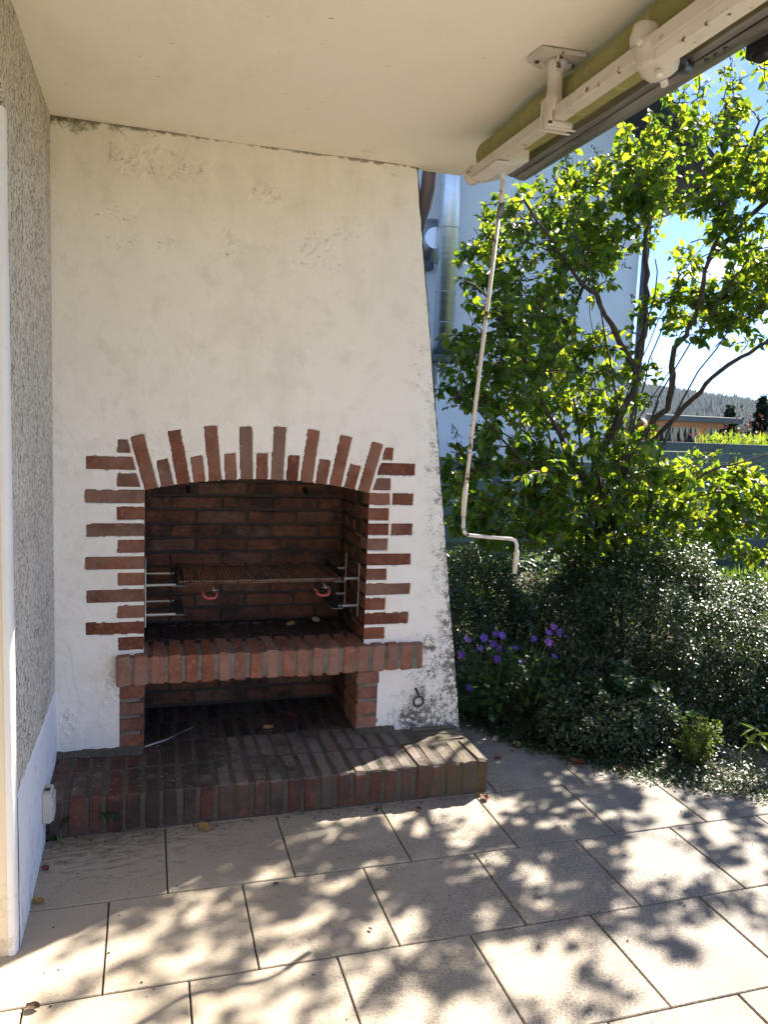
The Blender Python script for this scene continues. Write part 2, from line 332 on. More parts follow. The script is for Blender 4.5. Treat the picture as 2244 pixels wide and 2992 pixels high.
# ------------------------------------------------------------------ mesh helper
class MB:
    def __init__(s): s.v = []; s.f = []
    def add(s, vs_, fs):
        o = len(s.v); s.v += [tuple(q) for q in vs_]; s.f += [tuple(i + o for i in f) for f in fs]; return s
    def box(s, lo, hi, bev=0.0, rot=None, ctr=None, jit=0.0, rg=rnd):
        lo = Vector(lo); hi = Vector(hi); c = (lo + hi) / 2; h = (hi - lo) / 2
        vs_ = []; fs = []
        if bev <= 0:
            for x in (-1, 1):
                for y in (-1, 1):
                    for z in (-1, 1): vs_.append(Vector((x * h.x, y * h.y, z * h.z)))
            fs = [(0, 1, 3, 2), (4, 6, 7, 5), (0, 4, 5, 1), (2, 3, 7, 6), (0, 2, 6, 4), (1, 5, 7, 3)]
        else:
            b = min(bev, h.x * .9, h.y * .9, h.z * .9); idx = {}
            for x in (-1, 1):
                for y in (-1, 1):
                    for z in (-1, 1):
                        for a in range(3):
                            q = [x * (h.x - b), y * (h.y - b), z * (h.z - b)]; q[a] = (x, y, z)[a] * h[a]
                            idx[(x, y, z, a)] = len(vs_); vs_.append(Vector(q))
            for a in range(3):
                o1, o2 = [k for k in range(3) if k != a]
                for sg in (-1, 1):
                    q = []
                    for p1, p2 in ((-1, -1), (1, -1), (1, 1), (-1, 1)):
                        t = [0, 0, 0]; t[a] = sg; t[o1] = p1; t[o2] = p2; q.append(idx[(*t, a)])
                    flip = (sg < 0) ^ (a == 1); fs.append(tuple(q[::-1] if flip else q))
            for a in range(3):      # the edge strips run along axis a
                o1, o2 = [k for k in range(3) if k != a]
                for p1 in (-1, 1):
                    for p2 in (-1, 1):
                        q = []
                        for sg, ax in ((-1, o1), (1, o1), (1, o2), (-1, o2)):
                            t = [0, 0, 0]; t[a] = sg; t[o1] = p1; t[o2] = p2; q.append(idx[(*t, ax)])
                        n = (vs_[q[1]] - vs_[q[0]]).cross(vs_[q[2]] - vs_[q[1]]); cc = sum((vs_[i] for i in q), Vector())
                        fs.append(tuple(q if n.dot(cc) > 0 else q[::-1]))
            for x in (-1, 1):
                for y in (-1, 1):
                    for z in (-1, 1):
                        q = [idx[(x, y, z, a)] for a in range(3)]; n = (vs_[q[1]] - vs_[q[0]]).cross(vs_[q[2]] - vs_[q[0]])
                        fs.append(tuple(q if n.dot(vs_[q[0]]) > 0 else q[::-1]))
        if jit: vs_ = [q + Vector((rg.uniform(-jit, jit), rg.uniform(-jit, jit), rg.uniform(-jit, jit))) for q in vs_]
        if rot is not None: vs_ = [rot @ q for q in vs_]
        c = Vector(ctr) if ctr is not None else c
        return s.add([q + c for q in vs_], fs)
    def tube(s, pts, rad, n=8, cap=True, flat=1.0):
        pts = [Vector(p) for p in pts]; k = len(pts); rad = rad if isinstance(rad, (list, tuple)) else [rad] * k
        t0 = (pts[1] - pts[0]).normalized(); a = Vector((0, 0, 1)) if abs(t0.z) < .9 else Vector((1, 0, 0)); u = t0.cross(a).normalized()
        vs_ = []
        for i, p in enumerate(pts):
            t = ((pts[min(i + 1, k - 1)] - pts[max(i - 1, 0)])).normalized(); u = (u - t * u.dot(t)).normalized(); w = t.cross(u)
            for j in range(n):
                an = 2 * math.pi * j / n; vs_.append(p + (u * math.cos(an) + w * math.sin(an) * flat) * rad[i])
        fs = [(i * n + j, i * n + (j + 1) % n, (i + 1) * n + (j + 1) % n, (i + 1) * n + j) for i in range(k - 1) for j in range(n)]
        if cap: fs += [tuple(range(n))[::-1], tuple((k - 1) * n + j for j in range(n))]
        return s.add(vs_, fs)
    def lathe(s, prof, org, axis=(0, 0, 1), n=24):
        ax = Vector(axis).normalized(); a = Vector((0, 0, 1)) if abs(ax.z) < .9 else Vector((1, 0, 0)); u = ax.cross(a).normalized(); w = ax.cross(u); org = Vector(org)
        vs_ = [org + ax * h + (u * math.cos(2 * math.pi * j / n) + w * math.sin(2 * math.pi * j / n)) * r for h, r in prof for j in range(n)]
        k = len(prof); fs = [(i * n + j, i * n + (j + 1) % n, (i + 1) * n + (j + 1) % n, (i + 1) * n + j) for i in range(k - 1) for j in range(n)]
        fs += [tuple(range(n))[::-1], tuple((k - 1) * n + j for j in range(n))]
        return s.add(vs_, fs)
    def prism(s, poly, axis, a, b):
        """poly: 2-D outline in the two other axes (order x,y,z), extruded along axis from a to b"""
        def mk(p, q): l = [p[0], p[1]]; l.insert('xyz'.index(axis), q); return l
        n = len(poly); vs_ = [mk(p, a) for p in poly] + [mk(p, b) for p in poly]
        fs = [tuple(range(n)), tuple(range(2 * n - 1, n - 1, -1))] + [(i, i + n, (i + 1) % n + n, (i + 1) % n) for i in range(n)]
        return s.add(vs_, fs)
    def build(s, name, mat, parent=None, smooth=False):
        me = bpy.data.meshes.new(name); me.from_pydata([tuple(q) for q in s.v], [], s.f); me.update()
        return link(name, me, mat, parent, smooth)

def fixnormals(me):
    import bmesh
    b = bmesh.new(); b.from_mesh(me); bmesh.ops.recalc_face_normals(b, faces=b.faces); b.to_mesh(me); b.free()

def link(name, me, mat, parent=None, smooth=False, fix=True):
    if fix and len(me.polygons) < 20000: fixnormals(me)
    if mat is not None and not me.materials: me.materials.append(MT[mat] if isinstance(mat, str) else mat)
    if smooth: me.polygons.foreach_set('use_smooth', [p.loop_total < 5 for p in me.polygons] if len(me.polygons) < 20000 else [True] * len(me.polygons))
    o = bpy.data.objects.new(name, me); COL.objects.link(o); attach(o, parent); return o
def attach(o, parent):
    if parent is None: return
    o.parent = parent
    base = parent.get('_o') if False else BASE.get(parent.name, Vector())
    o.matrix_parent_inverse = Matrix.Translation(-base)
BASE = {}
def tag(o, label=None, cat=None, group=None, kind=None):
    if label: o['label'] = label
    if cat: o['category'] = cat
    if group: o['group'] = group
    if kind: o['kind'] = kind
    return o
def thing(name, loc, label, cat, group=None):
    o = bpy.data.objects.new(name, None); COL.objects.link(o); o.location = loc; o.empty_display_size = .1
    BASE[o.name] = Vector(loc); return tag(o, label, cat, group)
def npmesh(name, V, F, mat, parent=None, smooth=False):
    """V (n,3) float, F (m,k) int with one k"""
    me = bpy.data.meshes.new(name); V = np.ascontiguousarray(V, np.float32); F = np.ascontiguousarray(F, np.int32); m, k = F.shape
    me.vertices.add(len(V)); me.vertices.foreach_set('co', V.ravel()); me.loops.add(m * k); me.loops.foreach_set('vertex_index', F.ravel())
    me.polygons.add(m); me.polygons.foreach_set('loop_start', np.arange(0, m * k, k, dtype=np.int32)); me.polygons.foreach_set('loop_total', np.full(m, k, np.int32))
    me.update(calc_edges=True); me.validate()
    return link(name, me, mat, parent, smooth, fix=False)
def frames(dirs, ups, roll):
    """rotation matrices with local y along dirs, local z near ups, rolled"""
    y = dirs / np.linalg.norm(dirs, axis=1, keepdims=True); x = np.cross(y, ups); nrm = np.linalg.norm(x, axis=1, keepdims=True); x = np.where(nrm < 1e-4, np.array([[1., 0, 0]]), x / np.maximum(nrm, 1e-6)); z = np.cross(x, y)
    c, s_ = np.cos(roll)[:, None], np.sin(roll)[:, None]
    return np.stack([x * c + z * s_, y, -x * s_ + z * c], axis=2)
def scatter(tv, tf, pos, rot, scl):
    tv = np.asarray(tv, float); n, k = len(pos), len(tv)
    V = np.einsum('nij,kj->nki', rot, tv) * scl[:, None, None] + pos[:, None, :]
    F = (np.asarray(tf)[None] + (np.arange(n) * k)[:, None, None]).reshape(-1, len(tf[0]))
    return V.reshape(-1, 3), F
def vnoise(x, y, seed=0):
    g = np.random.default_rng(seed).random((64, 64)); xi = np.floor(x).astype(int); yi = np.floor(y).astype(int); fx = x - xi; fy = y - yi
    fx = fx * fx * (3 - 2 * fx); fy = fy * fy * (3 - 2 * fy); q = lambda a, b: g[a % 64, b % 64]
    return (q(xi, yi) * (1 - fx) + q(xi + 1, yi) * fx) * (1 - fy) + (q(xi, yi + 1) * (1 - fx) + q(xi + 1, yi + 1) * fx) * fy

# ------------------------------------------------------------------ the setting: ground, terrace, ceiling
H = 2.43
g = MB().add([(-3000, -3000, -.03), (6000, -3000, -.03), (6000, 6000, -.03), (-3000, 6000, -.03)], [(0, 1, 2, 3)]).build('ground', 'ground'); tag(g, kind='structure')
# planting bed: an uneven soil sheet beside and behind the terrace
nx, ny = 46, 46; X, Y = np.meshgrid(np.linspace(1.36, 5.6, nx), np.linspace(-2.6, 4.3, ny), indexing='ij')
Z = -.012 + .022 * vnoise(X * 3, Y * 3, 5) + .012 * vnoise(X * 11, Y * 11, 6)
edge = np.clip((X - (1.62 + np.clip(-Y, 0, 3) * .95)) / .3, 0, 1)
Z = np.where(edge <= 0, -.024, Z * edge - .024 * (1 - edge))
idx = np.arange(nx * ny).reshape(nx, ny); F = np.stack([idx[:-1, :-1], idx[1:, :-1], idx[1:, 1:], idx[:-1, 1:]], -1).reshape(-1, 4)
soil = npmesh('garden_bed', np.stack([X, Y, Z], -1).reshape(-1, 3), F, 'soil', smooth=True); tag(soil, kind='structure')

floor = MB().prism([(-.66, .47), (2.75, .47), (2.75, -1.1), (6.3, -1.1), (6.3, -8.2), (-.66, -8.2)], 'z', -.06, -.007).build('terrace_floor', 'joint'); tag(floor, kind='structure')  # unseen outer paving extended to bounce sunlight onto wall and ceiling
rows = [(.026, .412, .06), (-.361, .026, 1.733 - 5 * .39), (-.747, -.361, .075), (-1.135, -.747, -.092), (-1.519, -1.135, .118), (-1.905, -1.519, -.07), (-2.29, -1.905, .1), (-2.68, -2.29, -.1), (-3.07, -2.68, .1), (-3.46, -3.07, -.09), (-3.85, -3.46, .08), (-4.24, -3.85, -.1)] + [(-4.24 - .39 * (i + 1), -4.24 - .39 * i, .1 if i % 2 else -.08) for i in range(10)]
tile_cache = {}
for y0, y1, x0 in rows:
    k0 = -3
    while True:
        a = x0 + k0 * .39; b = a + .39; k0 += 1
        if a > (2.6 if y0 > -1.2 else 6.1): break
        if b < -.64: continue
        a2 = max(a, -.65)
        if y0 > -.74: a2 = max(a2, -.305)
        if y0 > -.3: a2 = max(a2, 1.31)
        if b - a2 < .05: continue
        w, h = b - a2 - .0045, y1 - y0 - .0045; key = (round(w, 3), round(h, 3))
        if key not in tile_cache:
            tile_cache[key] = MB().box((-w / 2, -h / 2, -.02), (w / 2, h / 2, 0), .0022)
            me = bpy.data.meshes.new('tile'); me.from_pydata([tuple(q) for q in tile_cache[key].v], [], tile_cache[key].f); fixnormals(me); me.materials.append(MT['tile']); tile_cache[key] = me
        o = bpy.data.objects.new('tile', tile_cache[key]); COL.objects.link(o); o.parent = floor
        o.location = ((a2 + b) / 2, (y0 + y1) / 2, rnd.uniform(-.001, .001)); o.rotation_euler = (rnd.uniform(-.002, .002), rnd.uniform(-.002, .002), 0)

# ceiling slab with a lightly trowelled underside, its unseen end shortened to let light in
nx, ny = 60, 150; X, Y = np.meshgrid(np.linspace(-.66, 1.21, nx), np.linspace(-3.7, .03, ny), indexing='ij')
Z = H + .006 * (vnoise(X * 2.5, Y * 2.5, 21) - .5) + .003 * (vnoise(X * 9, Y * 6, 22) - .5)
V = np.stack([X, Y, Z], -1).reshape(-1, 3); idx = np.arange(nx * ny).reshape(nx, ny); F = np.stack([idx[:-1, :-1], idx[:-1, 1:], idx[1:, 1:], idx[1:, :-1]], -1).reshape(-1, 4)
ceil = npmesh('ceiling', V, F, 'ceiling', smooth=True); tag(ceil, kind='structure')
MB().box((-.66, -3.7, H + .012), (1.2095, .0295, H + .24)).build('slab', 'ceiling', ceil)

# ------------------------------------------------------------------ house wall on the left
hw = thing('house_wall', (-.5, -1.5, 0), 'rough cream rendered house wall with smooth door jamb and white plinth', 'wall')
outl = [(.03, 0), (.03, H), (-8.2, H), (-8.2, 0), (-2.4, 0), (-2.4, 2.215), (-1.06, 2.215), (-.906, 2.15), (-.906, 0)]  # unseen stretch behind the camera lengthened to bounce sunlight
MB().prism(outl, 'x', -.66, -.315).build('render_wall', 'roughcast', hw)
MB().box((-.655, -.93, .0), (-.3285, -.907, 2.128)).build('door_jamb', 'cream', hw)
MB().prism([(-.93, 2.1285), (-.907, 2.1285), (-.908, 2.149), (-1.06, 2.214), (-1.068, 2.188)], 'x', -.655, -.3285).build('jamb_head', 'cream', hw)
MB().box((-.655, -2.4, 2.188), (-.3285, -1.0685, 2.214)).build('lintel_reveal', 'cream', hw)
MB().box((-.66, -2.4, 0), (-.6555, -.9305, 2.214)).build('door_panel', 'bead', hw)
# the white corner bead, wavy like trowelled paint
m = MB(); zs_ = np.linspace(0, 2.135, 90); vs_ = []
for z in zs_:
    w = .0016 * math.sin(z * 41) + .001 * math.sin(z * 97)
    k = 1 if z > .44 else .55
    vs_ += [(-.3155, -.900 + w, z), (-.3125, -.906, z), (-.3165 - .003 * k, -.9315 - .0 + w * .4, z), (-.3285 + .0, -.9335, z), (-.336, -.9318, z)]
n5 = 5; m.add(vs_, [(i * n5 + j, (i + 1) * n5 + j, (i + 1) * n5 + j + 1, i * n5 + j + 1) for i in range(len(zs_) - 1) for j in range(4)])
m.build('corner_bead', 'bead', hw, smooth=True)
nz_, ny_ = 40, 60; Y, Z = np.meshgrid(np.linspace(-.905, .0, ny_), np.linspace(0, .43, nz_), indexing='ij')
ztop = .395 + .035 * (-Y / .9) + .004 * np.sin(Y * 60); Z = Z / .43 * ztop
Xp = -.3105 + .003 * (vnoise(Y * 8, Z * 8, 31) - .5); Xp[:, -1] = -.3152
idx = np.arange(ny_ * nz_).reshape(ny_, nz_); F = np.stack([idx[:-1, :-1], idx[:-1, 1:], idx[1:, 1:], idx[1:, :-1]], -1).reshape(-1, 4)
npmesh('plinth', np.stack([Xp, Y, Z], -1).reshape(-1, 3), F, 'plinth', hw, smooth=True)

so = thing('power_socket', (-.31, -.41, .12), 'ivory outdoor power socket low on the white plinth', 'socket')
MB().box((-.312, -.452, .105), (-.281, -.368, .205), .006).build('housing', 'socket', so)
MB().box((-.2812, -.446, .112), (-.2755, -.374, .188), .002).build('lid', 'socket', so)
MB().box((-.305, -.42, .2045), (-.288, -.40, .2062)).build('vent_slot', 'black', so)

# ------------------------------------------------------------------ fireplace
P_ = .0625; ZS = .523; W_ = .872
fp = thing('fireplace', (.44, .3, 0), 'white plastered outdoor fireplace wall with red brick arch and brick shelf', 'fireplace')
def brick_mesh(sx, sy, sz, bev, jit, var, cache={}):
    key = (round(sx, 3), round(sy, 3), round(sz, 3), bev, jit, var)
    if key not in cache:
        m = MB().box((-sx / 2, -sy / 2, -sz / 2), (sx / 2, sy / 2, sz / 2), bev, jit=jit, rg=random.Random(hash(key) & 0xffff))
        me = bpy.data.meshes.new('brick'); me.from_pydata([tuple(q) for q in m.v], [], m.f); fixnormals(me); cache[key] = me
    return cache[key]
def brick(parent, lo, hi, mat, bev=.003, jit=.0014, ry=0.0, rz=0.0, shift=None):
    s_ = [hi[i] - lo[i] for i in range(3)]; me0 = brick_mesh(*s_, bev, jit, rnd.randrange(3)); key = (me0.name, mat)
    if key not in BM: me = me0.copy(); me.materials.append(MT[mat]); BM[key] = me
    o = bpy.data.objects.new('brick', BM[key]); COL.objects.link(o); attach(o, parent)
    o.location = [(lo[i] + hi[i]) / 2 + (shift[i] if shift else 0) for i in range(3)]; o.rotation_euler = (0, ry, rz); return o
BM = {}
pockets = []                                            # (kind, data) where the brick shows through the plaster
def rect_pocket(x0, x1, z0, z1): pockets.append([(x0, z0), (x1, z0), (x1, z1), (x0, z1)])
BH = .0475
for i in range(10):                                     # quoins of both jambs, top course first
    zt = ZS + (10 - i) * P_ - .001; zb = zt - BH; long_ = i % 2 == 0
    j = rnd.uniform(-.004, .004)
    x0 = -.205 + j if long_ else -.0965 + j
    brick(fp, (x0, .0008, zb), (.0, .1 if long_ else .21, zt), 'brick'); rect_pocket(x0, .001, zb, zt)
    x1 = W_ + .193 + j if long_ else W_ + .087 + j
    if i in (0, 2) : # split stretchers on the right
        xm = W_ + .095
        brick(fp, (W_, .0008, zb), (xm - .006, .1, zt), 'brick'); brick(fp, (xm + .006, .0008, zb), (x1, .1, zt), 'brick')
        rect_pocket(W_ - .001, xm - .006, zb, zt); rect_pocket(xm + .006, x1, zb, zt)
    else:
        brick(fp, (W_, .0008, zb), (x1, .1 if long_ else .21, zt), 'brick'); rect_pocket(W_ - .001, x1, zb, zt)
def arch_z(x): return 1.148 + .047 * (1 - ((x - .436) / .436) ** 2)
for k in range(15):                                     # arch: long and short voussoirs in turn
    t = (k - 7) / 7; ang = t * R(15.0); bx = .436 + t * .4115; bz = arch_z(bx) + .0005; ln = (.206 if k % 2 == 0 else .100) + rnd.uniform(-.003, .003)
    w = .0475 if k % 2 == 0 else .044
    d = Vector((math.sin(ang), 0, math.cos(ang))); c = Vector((bx, .056, bz)) + d * (ln / 2)
    o = brick(fp, (-w / 2, .0008, -ln / 2), (w / 2, .11, ln / 2), 'brick', ry=ang); o.location = (c.x, .0554, c.z)
    pv = Vector((d.z, 0, -d.x)); q = [c + pv * (sx * w / 2) + d * (sz * ln / 2) for sx, sz in ((-1, -1), (1, -1), (1, 1), (-1, 1))]; pockets.append([(a.x, a.z) for a in q])
def springer(x_out, zb, zt, side):                      # cut bricks against the ends of the arch
    cut = lambda z: (.0005 - math.tan(R(15.0)) * (z - 1.15) - .0135) if side < 0 else (.8715 + math.tan(R(15.0)) * (z - 1.15) + .0135)
    poly = [(x_out, zb), (cut(zb), zb), (cut(zt), zt), (x_out, zt)]; pockets.append(poly)
    MB().prism(poly, 'y', .0008, .1).build('brick', 'brick', fp)
for q, (xl, xr_) in enumerate(((-.0965, .960), (-.205, 1.062), (-.0965, .966))):
    zb = 1.1605 + q * P_; springer(xl, zb, zb + BH, -1); springer(xr_, zb, zb + BH, 1)

# plaster skin: a fine sheet with trowel relief, sunk where the bricks show
st = .0042; XL, XR0 = -.315, 1.336
gx = np.arange(XL, XR0 + st, st); gz = np.concatenate([np.arange(0, H, st), [H + .004]]); X, Z = np.meshgrid(gx, gz, indexing='ij')
xe = wall_edge_x(Z) + .0035 * (vnoise(Z * 30, Z * 0, 3) - .5); Xw = np.where(X > .98, .98 + (X - .98) * (xe - .98) / (XR0 - .98), X)
Yw = -.007 * (vnoise(Xw * 4.5, Z * 4.5, 1) - .5) - .004 * (vnoise(Xw * 13, Z * 13, 2) - .5) - .0016 * (vnoise(Xw * 45, Z * 45, 4) - .5) - .0008 * (vnoise(Xw * 110, Z * 110, 8) - .5)
patch = np.zeros_like(X)
for x0, z0, rx, rz in CHIPS: patch = np.maximum(patch, np.clip(1.6 - 1.3 * (((Xw - x0) / rx) ** 2 + ((Z - z0) / rz) ** 2), 0, 1))
chipn = vnoise(Xw * 55, Z * 55, 10) * .6 + vnoise(Xw * 120, Z * 120, 11) * .4
Yw += patch * np.where(chipn > .52, .006, -.002)
low = np.clip((vnoise(Xw * 6 + 3, Z * 6, 16) - .5) * 30, 0, 1) * np.clip((1.45 - Z) * 4, 0, 1) * np.clip((.02 - Xw) * 30, 0, 1); Yw -= low * .0022   # a later coat of paint ends in a flaky line
jx = .0035 * (vnoise(Xw * 90, Z * 90, 12) - .5) + .003 * (vnoise(Xw * 30, Z * 30, 14) - .5); jz = .0035 * (vnoise(Xw * 90, Z * 90, 13) - .5) + .003 * (vnoise(Xw * 30, Z * 30, 15) - .5)
px, pz = Xw + jx, Z + jz; sunk = np.zeros_like(X, bool); near = np.full_like(X, 9.0)
for poly in pockets:
    a = np.array(poly); win = (px > a[:, 0].min() - .03) & (px < a[:, 0].max() + .03) & (pz > a[:, 1].min() - .03) & (pz < a[:, 1].max() + .03)
    ins = np.full(win.sum(), -9.0)
    ctr = a.mean(0)
    for i in range(len(a)):
        p, q = a[i], a[(i + 1) % len(a)]; e = q - p; n = np.array([e[1], -e[0]]); n = n / np.linalg.norm(n)
        if np.dot(ctr - p, n) > 0: n = -n
        ins = np.maximum(ins, (px[win] - p[0]) * n[0] + (pz[win] - p[1]) * n[1])
    near[win] = np.minimum(near[win], ins)
Yw -= .0022 * np.exp(-np.clip(near, 0, 1) / .006)       # a lip of paint round each brick
# joints between the bricks are struck back a little
jointz = ((near > 0) & (near < .016) & (((Xw < .0) & (Xw > -.0965)) | ((Xw > W_) & (Xw < W_ + .087)) | ((Xw > -.02) & (Xw < .89) & (Z > 1.15) & (Z < 1.30))) & (Z > ZS) & (Z < 1.36))
Yw = np.where(jointz, np.maximum(Yw, 0) + .0016, np.minimum(Yw, .0006)); Yw = np.where(near <= 0, .014, Yw)
idx = np.arange(X.size).reshape(X.shape); F = np.stack([idx[:-1, :-1], idx[1:, :-1], idx[1:, 1:], idx[:-1, 1:]], -1)
cx_ = (Xw[:-1, :-1] + Xw[1:, 1:]) / 2; cz_ = (Z[:-1, :-1] + Z[1:, 1:]) / 2
hole = ((cx_ > .0) & (cx_ < W_) & (cz_ > ZS - .02) & (cz_ < arch_z(cx_) + .002)) | ((cx_ > -.0) & (cx_ < .853) & (cz_ > .0) & (cz_ < .43)) | ((cx_ > -.09) & (cx_ < .94) & (cz_ > .13) & (cz_ < .42))
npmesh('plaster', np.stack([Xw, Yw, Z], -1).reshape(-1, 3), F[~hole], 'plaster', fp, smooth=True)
for pts_ in ([(-.118, 2.37), (-.1195, 2.355), (-.118, 2.335), (-.122, 2.315), (-.126, 2.295)], [(.012, 2.325), (.019, 2.305), (.024, 2.29), (.031, 2.277)], [(.905, 2.392), (.918, 2.389), (.928, 2.384)]):
    MB().tube([(x, -.0042, z) for x, z in pts_], [.0003 + .0006 * rnd.random() for _ in pts_], 4).build('crack', 'mortar', fp)
# unseen masonry behind the skin, put in to block light
core = MB(); core.prism([(.888, 0), (wall_edge_x(0) - .004, 0), (wall_edge_x(H) - .004, H), (.888, H)], 'y', .018, .66)
core.box((XL + .002, .018, 0), (-.012, .66, H - .002)); core.box((-.0115, .47, 0), (.8875, .66, H - .002)); core.box((-.0115, .018, 1.42), (.8875, .469, H - .002))
core.build('masonry_core', 'core', fp)
m = MB(); zz = np.linspace(.0, H, 60); vs_ = []
for z in zz:
    x = wall_edge_x(z); w = .004 + .004 * rnd.random() + (.003 if z > 1.2 else 0)
    vs_ += [(x - .002, .004, z), (x + w, .006 + .004 * rnd.random(), z), (x + w, .66, z), (x - .003, .661, z)]
m.add(vs_, [(i * 4 + j, i * 4 + (j + 1) % 4, (i + 1) * 4 + (j + 1) % 4, (i + 1) * 4 + j) for i in range(59) for j in range(4)] + [(0, 1, 2, 3), (239, 238, 237, 236)])
tag(m.build('flank_sheet', 'bitumen', fp), 'black ragged sealing sheet on the right flank')
# firebox lining
fm = MB(); fm.box((-.011, .449, ZS - .01), (.887, .468, 1.419)); fm.box((W_ + .004, .1, ZS - .01), (.8868, .4485, 1.419)); fm.box((-.0105, .1, ZS - .01), (-.004, .4485, 1.419)); fm.box((-.004, .111, 1.36), (W_ + .004, .118, 1.419))
fm.build('firebox_mortar', 'smortar', fp)
A = [(.0, .1), (.112, .318), (.33, .537), (.55, .752), (.765, .871)]; B = [(.0, .208), (.22, .428), (.44, .648), (.66, .871)]
for c in range(11):
    zb = ZS + .004 + c * .0627
    for a, b in (A if c % 2 == 0 else B): brick(fp, (a, .441 + rnd.uniform(-.002, .002), zb), (b, .462, zb + .051), 'soot', .004, .0022)
    for a, b in ([(.108, .31), (.322, .438)] if c % 2 == 0 else [(.218, .33), (.342, .438)]): brick(fp, (W_ - .002 + rnd.uniform(-.0015, .0015), a, zb - .002), (W_ + .014, b, zb + .048), 'soot', .004, .002)
for c in range(11):                                      # left lining, seen only from the side
    zb = ZS + .004 + c * .0627
    for a, b in ([(.108, .31), (.322, .438)] if c % 2 == 0 else [(.218, .438)]): brick(fp, (-.014, a, zb), (.002, b, zb + .05), 'soot', .004, .002)
# shelf and hearth floor
MB().box((-.094, -.040, .417), (1.098, .120, .5165)).build('shelf_mortar', 'mortar', fp); MB().box((-.0035, .1205, .417), (.8755, .4480, .5165)).build('hearth_mortar', 'smortar', fp)
for k in range(20):
    x = -.097 + k * .0623 + rnd.uniform(-.001, .001); dz = rnd.uniform(-.004, .002); rz = rnd.uniform(-.015, .015); b = .049 + rnd.uniform(-.003, .003)
    if k == 19: rz = -.13; x += .002; b = .046
    brick(fp, (x, -.046 + rnd.uniform(-.003, .002) + (.014 if k == 19 else 0), .412 + dz), (x + b, .163, .522 + rnd.uniform(-.002, .0015)), 'shelf', .006, .003, rz=rz)
for r_, (y0, y1) in enumerate(((.173, .375), (.385, .447))):
    for k in range(14):
        x = .005 + k * .0622 + (.02 if r_ else 0)
        if x + .049 > .87: continue
        brick(fp, (x, y0, .44), (x + .049, y1, .5215 + rnd.uniform(-.003, .002)), 'hearth', .005, .0025)
# lower opening: pillars, back and side lining
MB().box((-.09, .006, .13), (-.002, .2, .418)).build('pillar_mortar', 'mortar', fp); MB().box((.858, .006, .13), (.942, .2, .418)).build('pillar_mortar', 'mortar', fp)
for c in range(4):
    zb = .147 + c * .0665
    for x0, x1 in ((-.095, .003), (.851, .948)): brick(fp, (x0, .0 + rnd.uniform(-.003, .001), zb), (x1, .2, zb + .0515), 'brick' if x0 < 0 else 'shelf', .005, .003)
    for a, b in (A if c % 2 else B): brick(fp, (a, .442, zb), (b, .462, zb + .052), 'soot', .004, .002)
    for a, b in ([(.208, .43)] if c % 2 else [(.208, .30), (.312, .43)]): brick(fp, (.853, a, zb), (.869, b, zb + .05), 'soot', .004, .002)
MB().box((-.011, .449, .12), (.887, .468, .43)).build('lower_mortar', 'smortar', fp); MB().box((.8575, .201, .12), (.886, .4485, .418)).build('lower_mortar', 'smortar', fp)
MB().box((-.0105, .0, .12), (-.004, .4485, .418)).build('lower_mortar', 'smortar', fp)
# iron pegs in the back of the firebox
for x in (.178, .692): MB().tube([(x, .455, 1.118), (x, .415, 1.112), (x + .003, .405, 1.098)], [.012, .011, .008], 8).build('peg', 'black', fp)

# ------------------------------------------------------------------ brick step
stp = thing('brick_step', (.5, -.18, 0), 'low weathered brick step running along the foot of the fireplace', 'step')
MB().box((-.313, -.351, 0), (1.300, .448, .1335)).build('step_mortar', 'dmortar', stp)
for k in range(26):
    x = -.305 + k * .0622 + rnd.uniform(-.0015, .0015); dz = rnd.uniform(-.0025, .0015); b = x + .051 + rnd.uniform(-.003, .003)
    brick(stp, (x, -.358 + rnd.uniform(-.005, .004), .004), (b, -.158, .138 + dz), 'step', .008, .0035, rz=rnd.uniform(-.01, .01))
    if x < 1.05: brick(stp, (x + rnd.uniform(-.006, .006), -.146, .02), (b, .055, .137 + rnd.uniform(-.002, .0015)), 'step', .005, .002, rz=rnd.uniform(-.012, .012))
    if 0 < x < .80:
        brick(stp, (x, .066, .02), (b, .262, .136 + rnd.uniform(-.004, .002)), 'hearth', .006, .003); brick(stp, (x + .01, .272, .02), (b + .008, .44, .135), 'hearth', .006, .003)
for q, y in enumerate((-.144, -.083, -.022)): brick(stp, (1.094, y, .02), (1.296, y + .05, .137 + rnd.uniform(-.003, .002)), 'step', .008, .004)
for (xa, xb) in ((-.312, .0), (.86, 1.02)):
    m = MB(); n = 14; vs_ = []
    for i in range(n):
        x = xa + (xb - xa) * i / (n - 1); w = .022 + .01 * rnd.random() + .02 * (i / n if xa < 0 else 0); vs_ += [(x, .004, .156 + .006 * rnd.random()), (x, -w, .1365), (x, .006, .13)]
    m.add(vs_, [(i * 3 + j, i * 3 + (j + 1) % 3, (i + 1) * 3 + (j + 1) % 3, (i + 1) * 3 + j) for i in range(n - 1) for j in range(3)] + [(0, 1, 2), (n * 3 - 1, n * 3 - 2, n * 3 - 3)])
    m.build('mortar_fillet', 'dmortar', stp)

# iron ring on the plaster
ir = thing('iron_ring', (1.118, 0, .25), 'rusty iron ring hanging from a hook on the mouldy plaster', 'ring')
MB().tube([(1.112, .01, .312), (1.112, -.014, .309), (1.116, -.02, .298), (1.122, -.019, .282), (1.1225, -.008, .279)], [.006, .006, .0055, .005, .004], 8).build('hook', 'iron', ir, True)
MB().tube([(1.122 + .022 * math.sin(a), -.013 - .002 * math.cos(a), .259 + .0225 * math.cos(a)) for a in [i * math.pi / 11 for i in range(23)]], .0042, 8).build('ring', 'iron', ir, True)

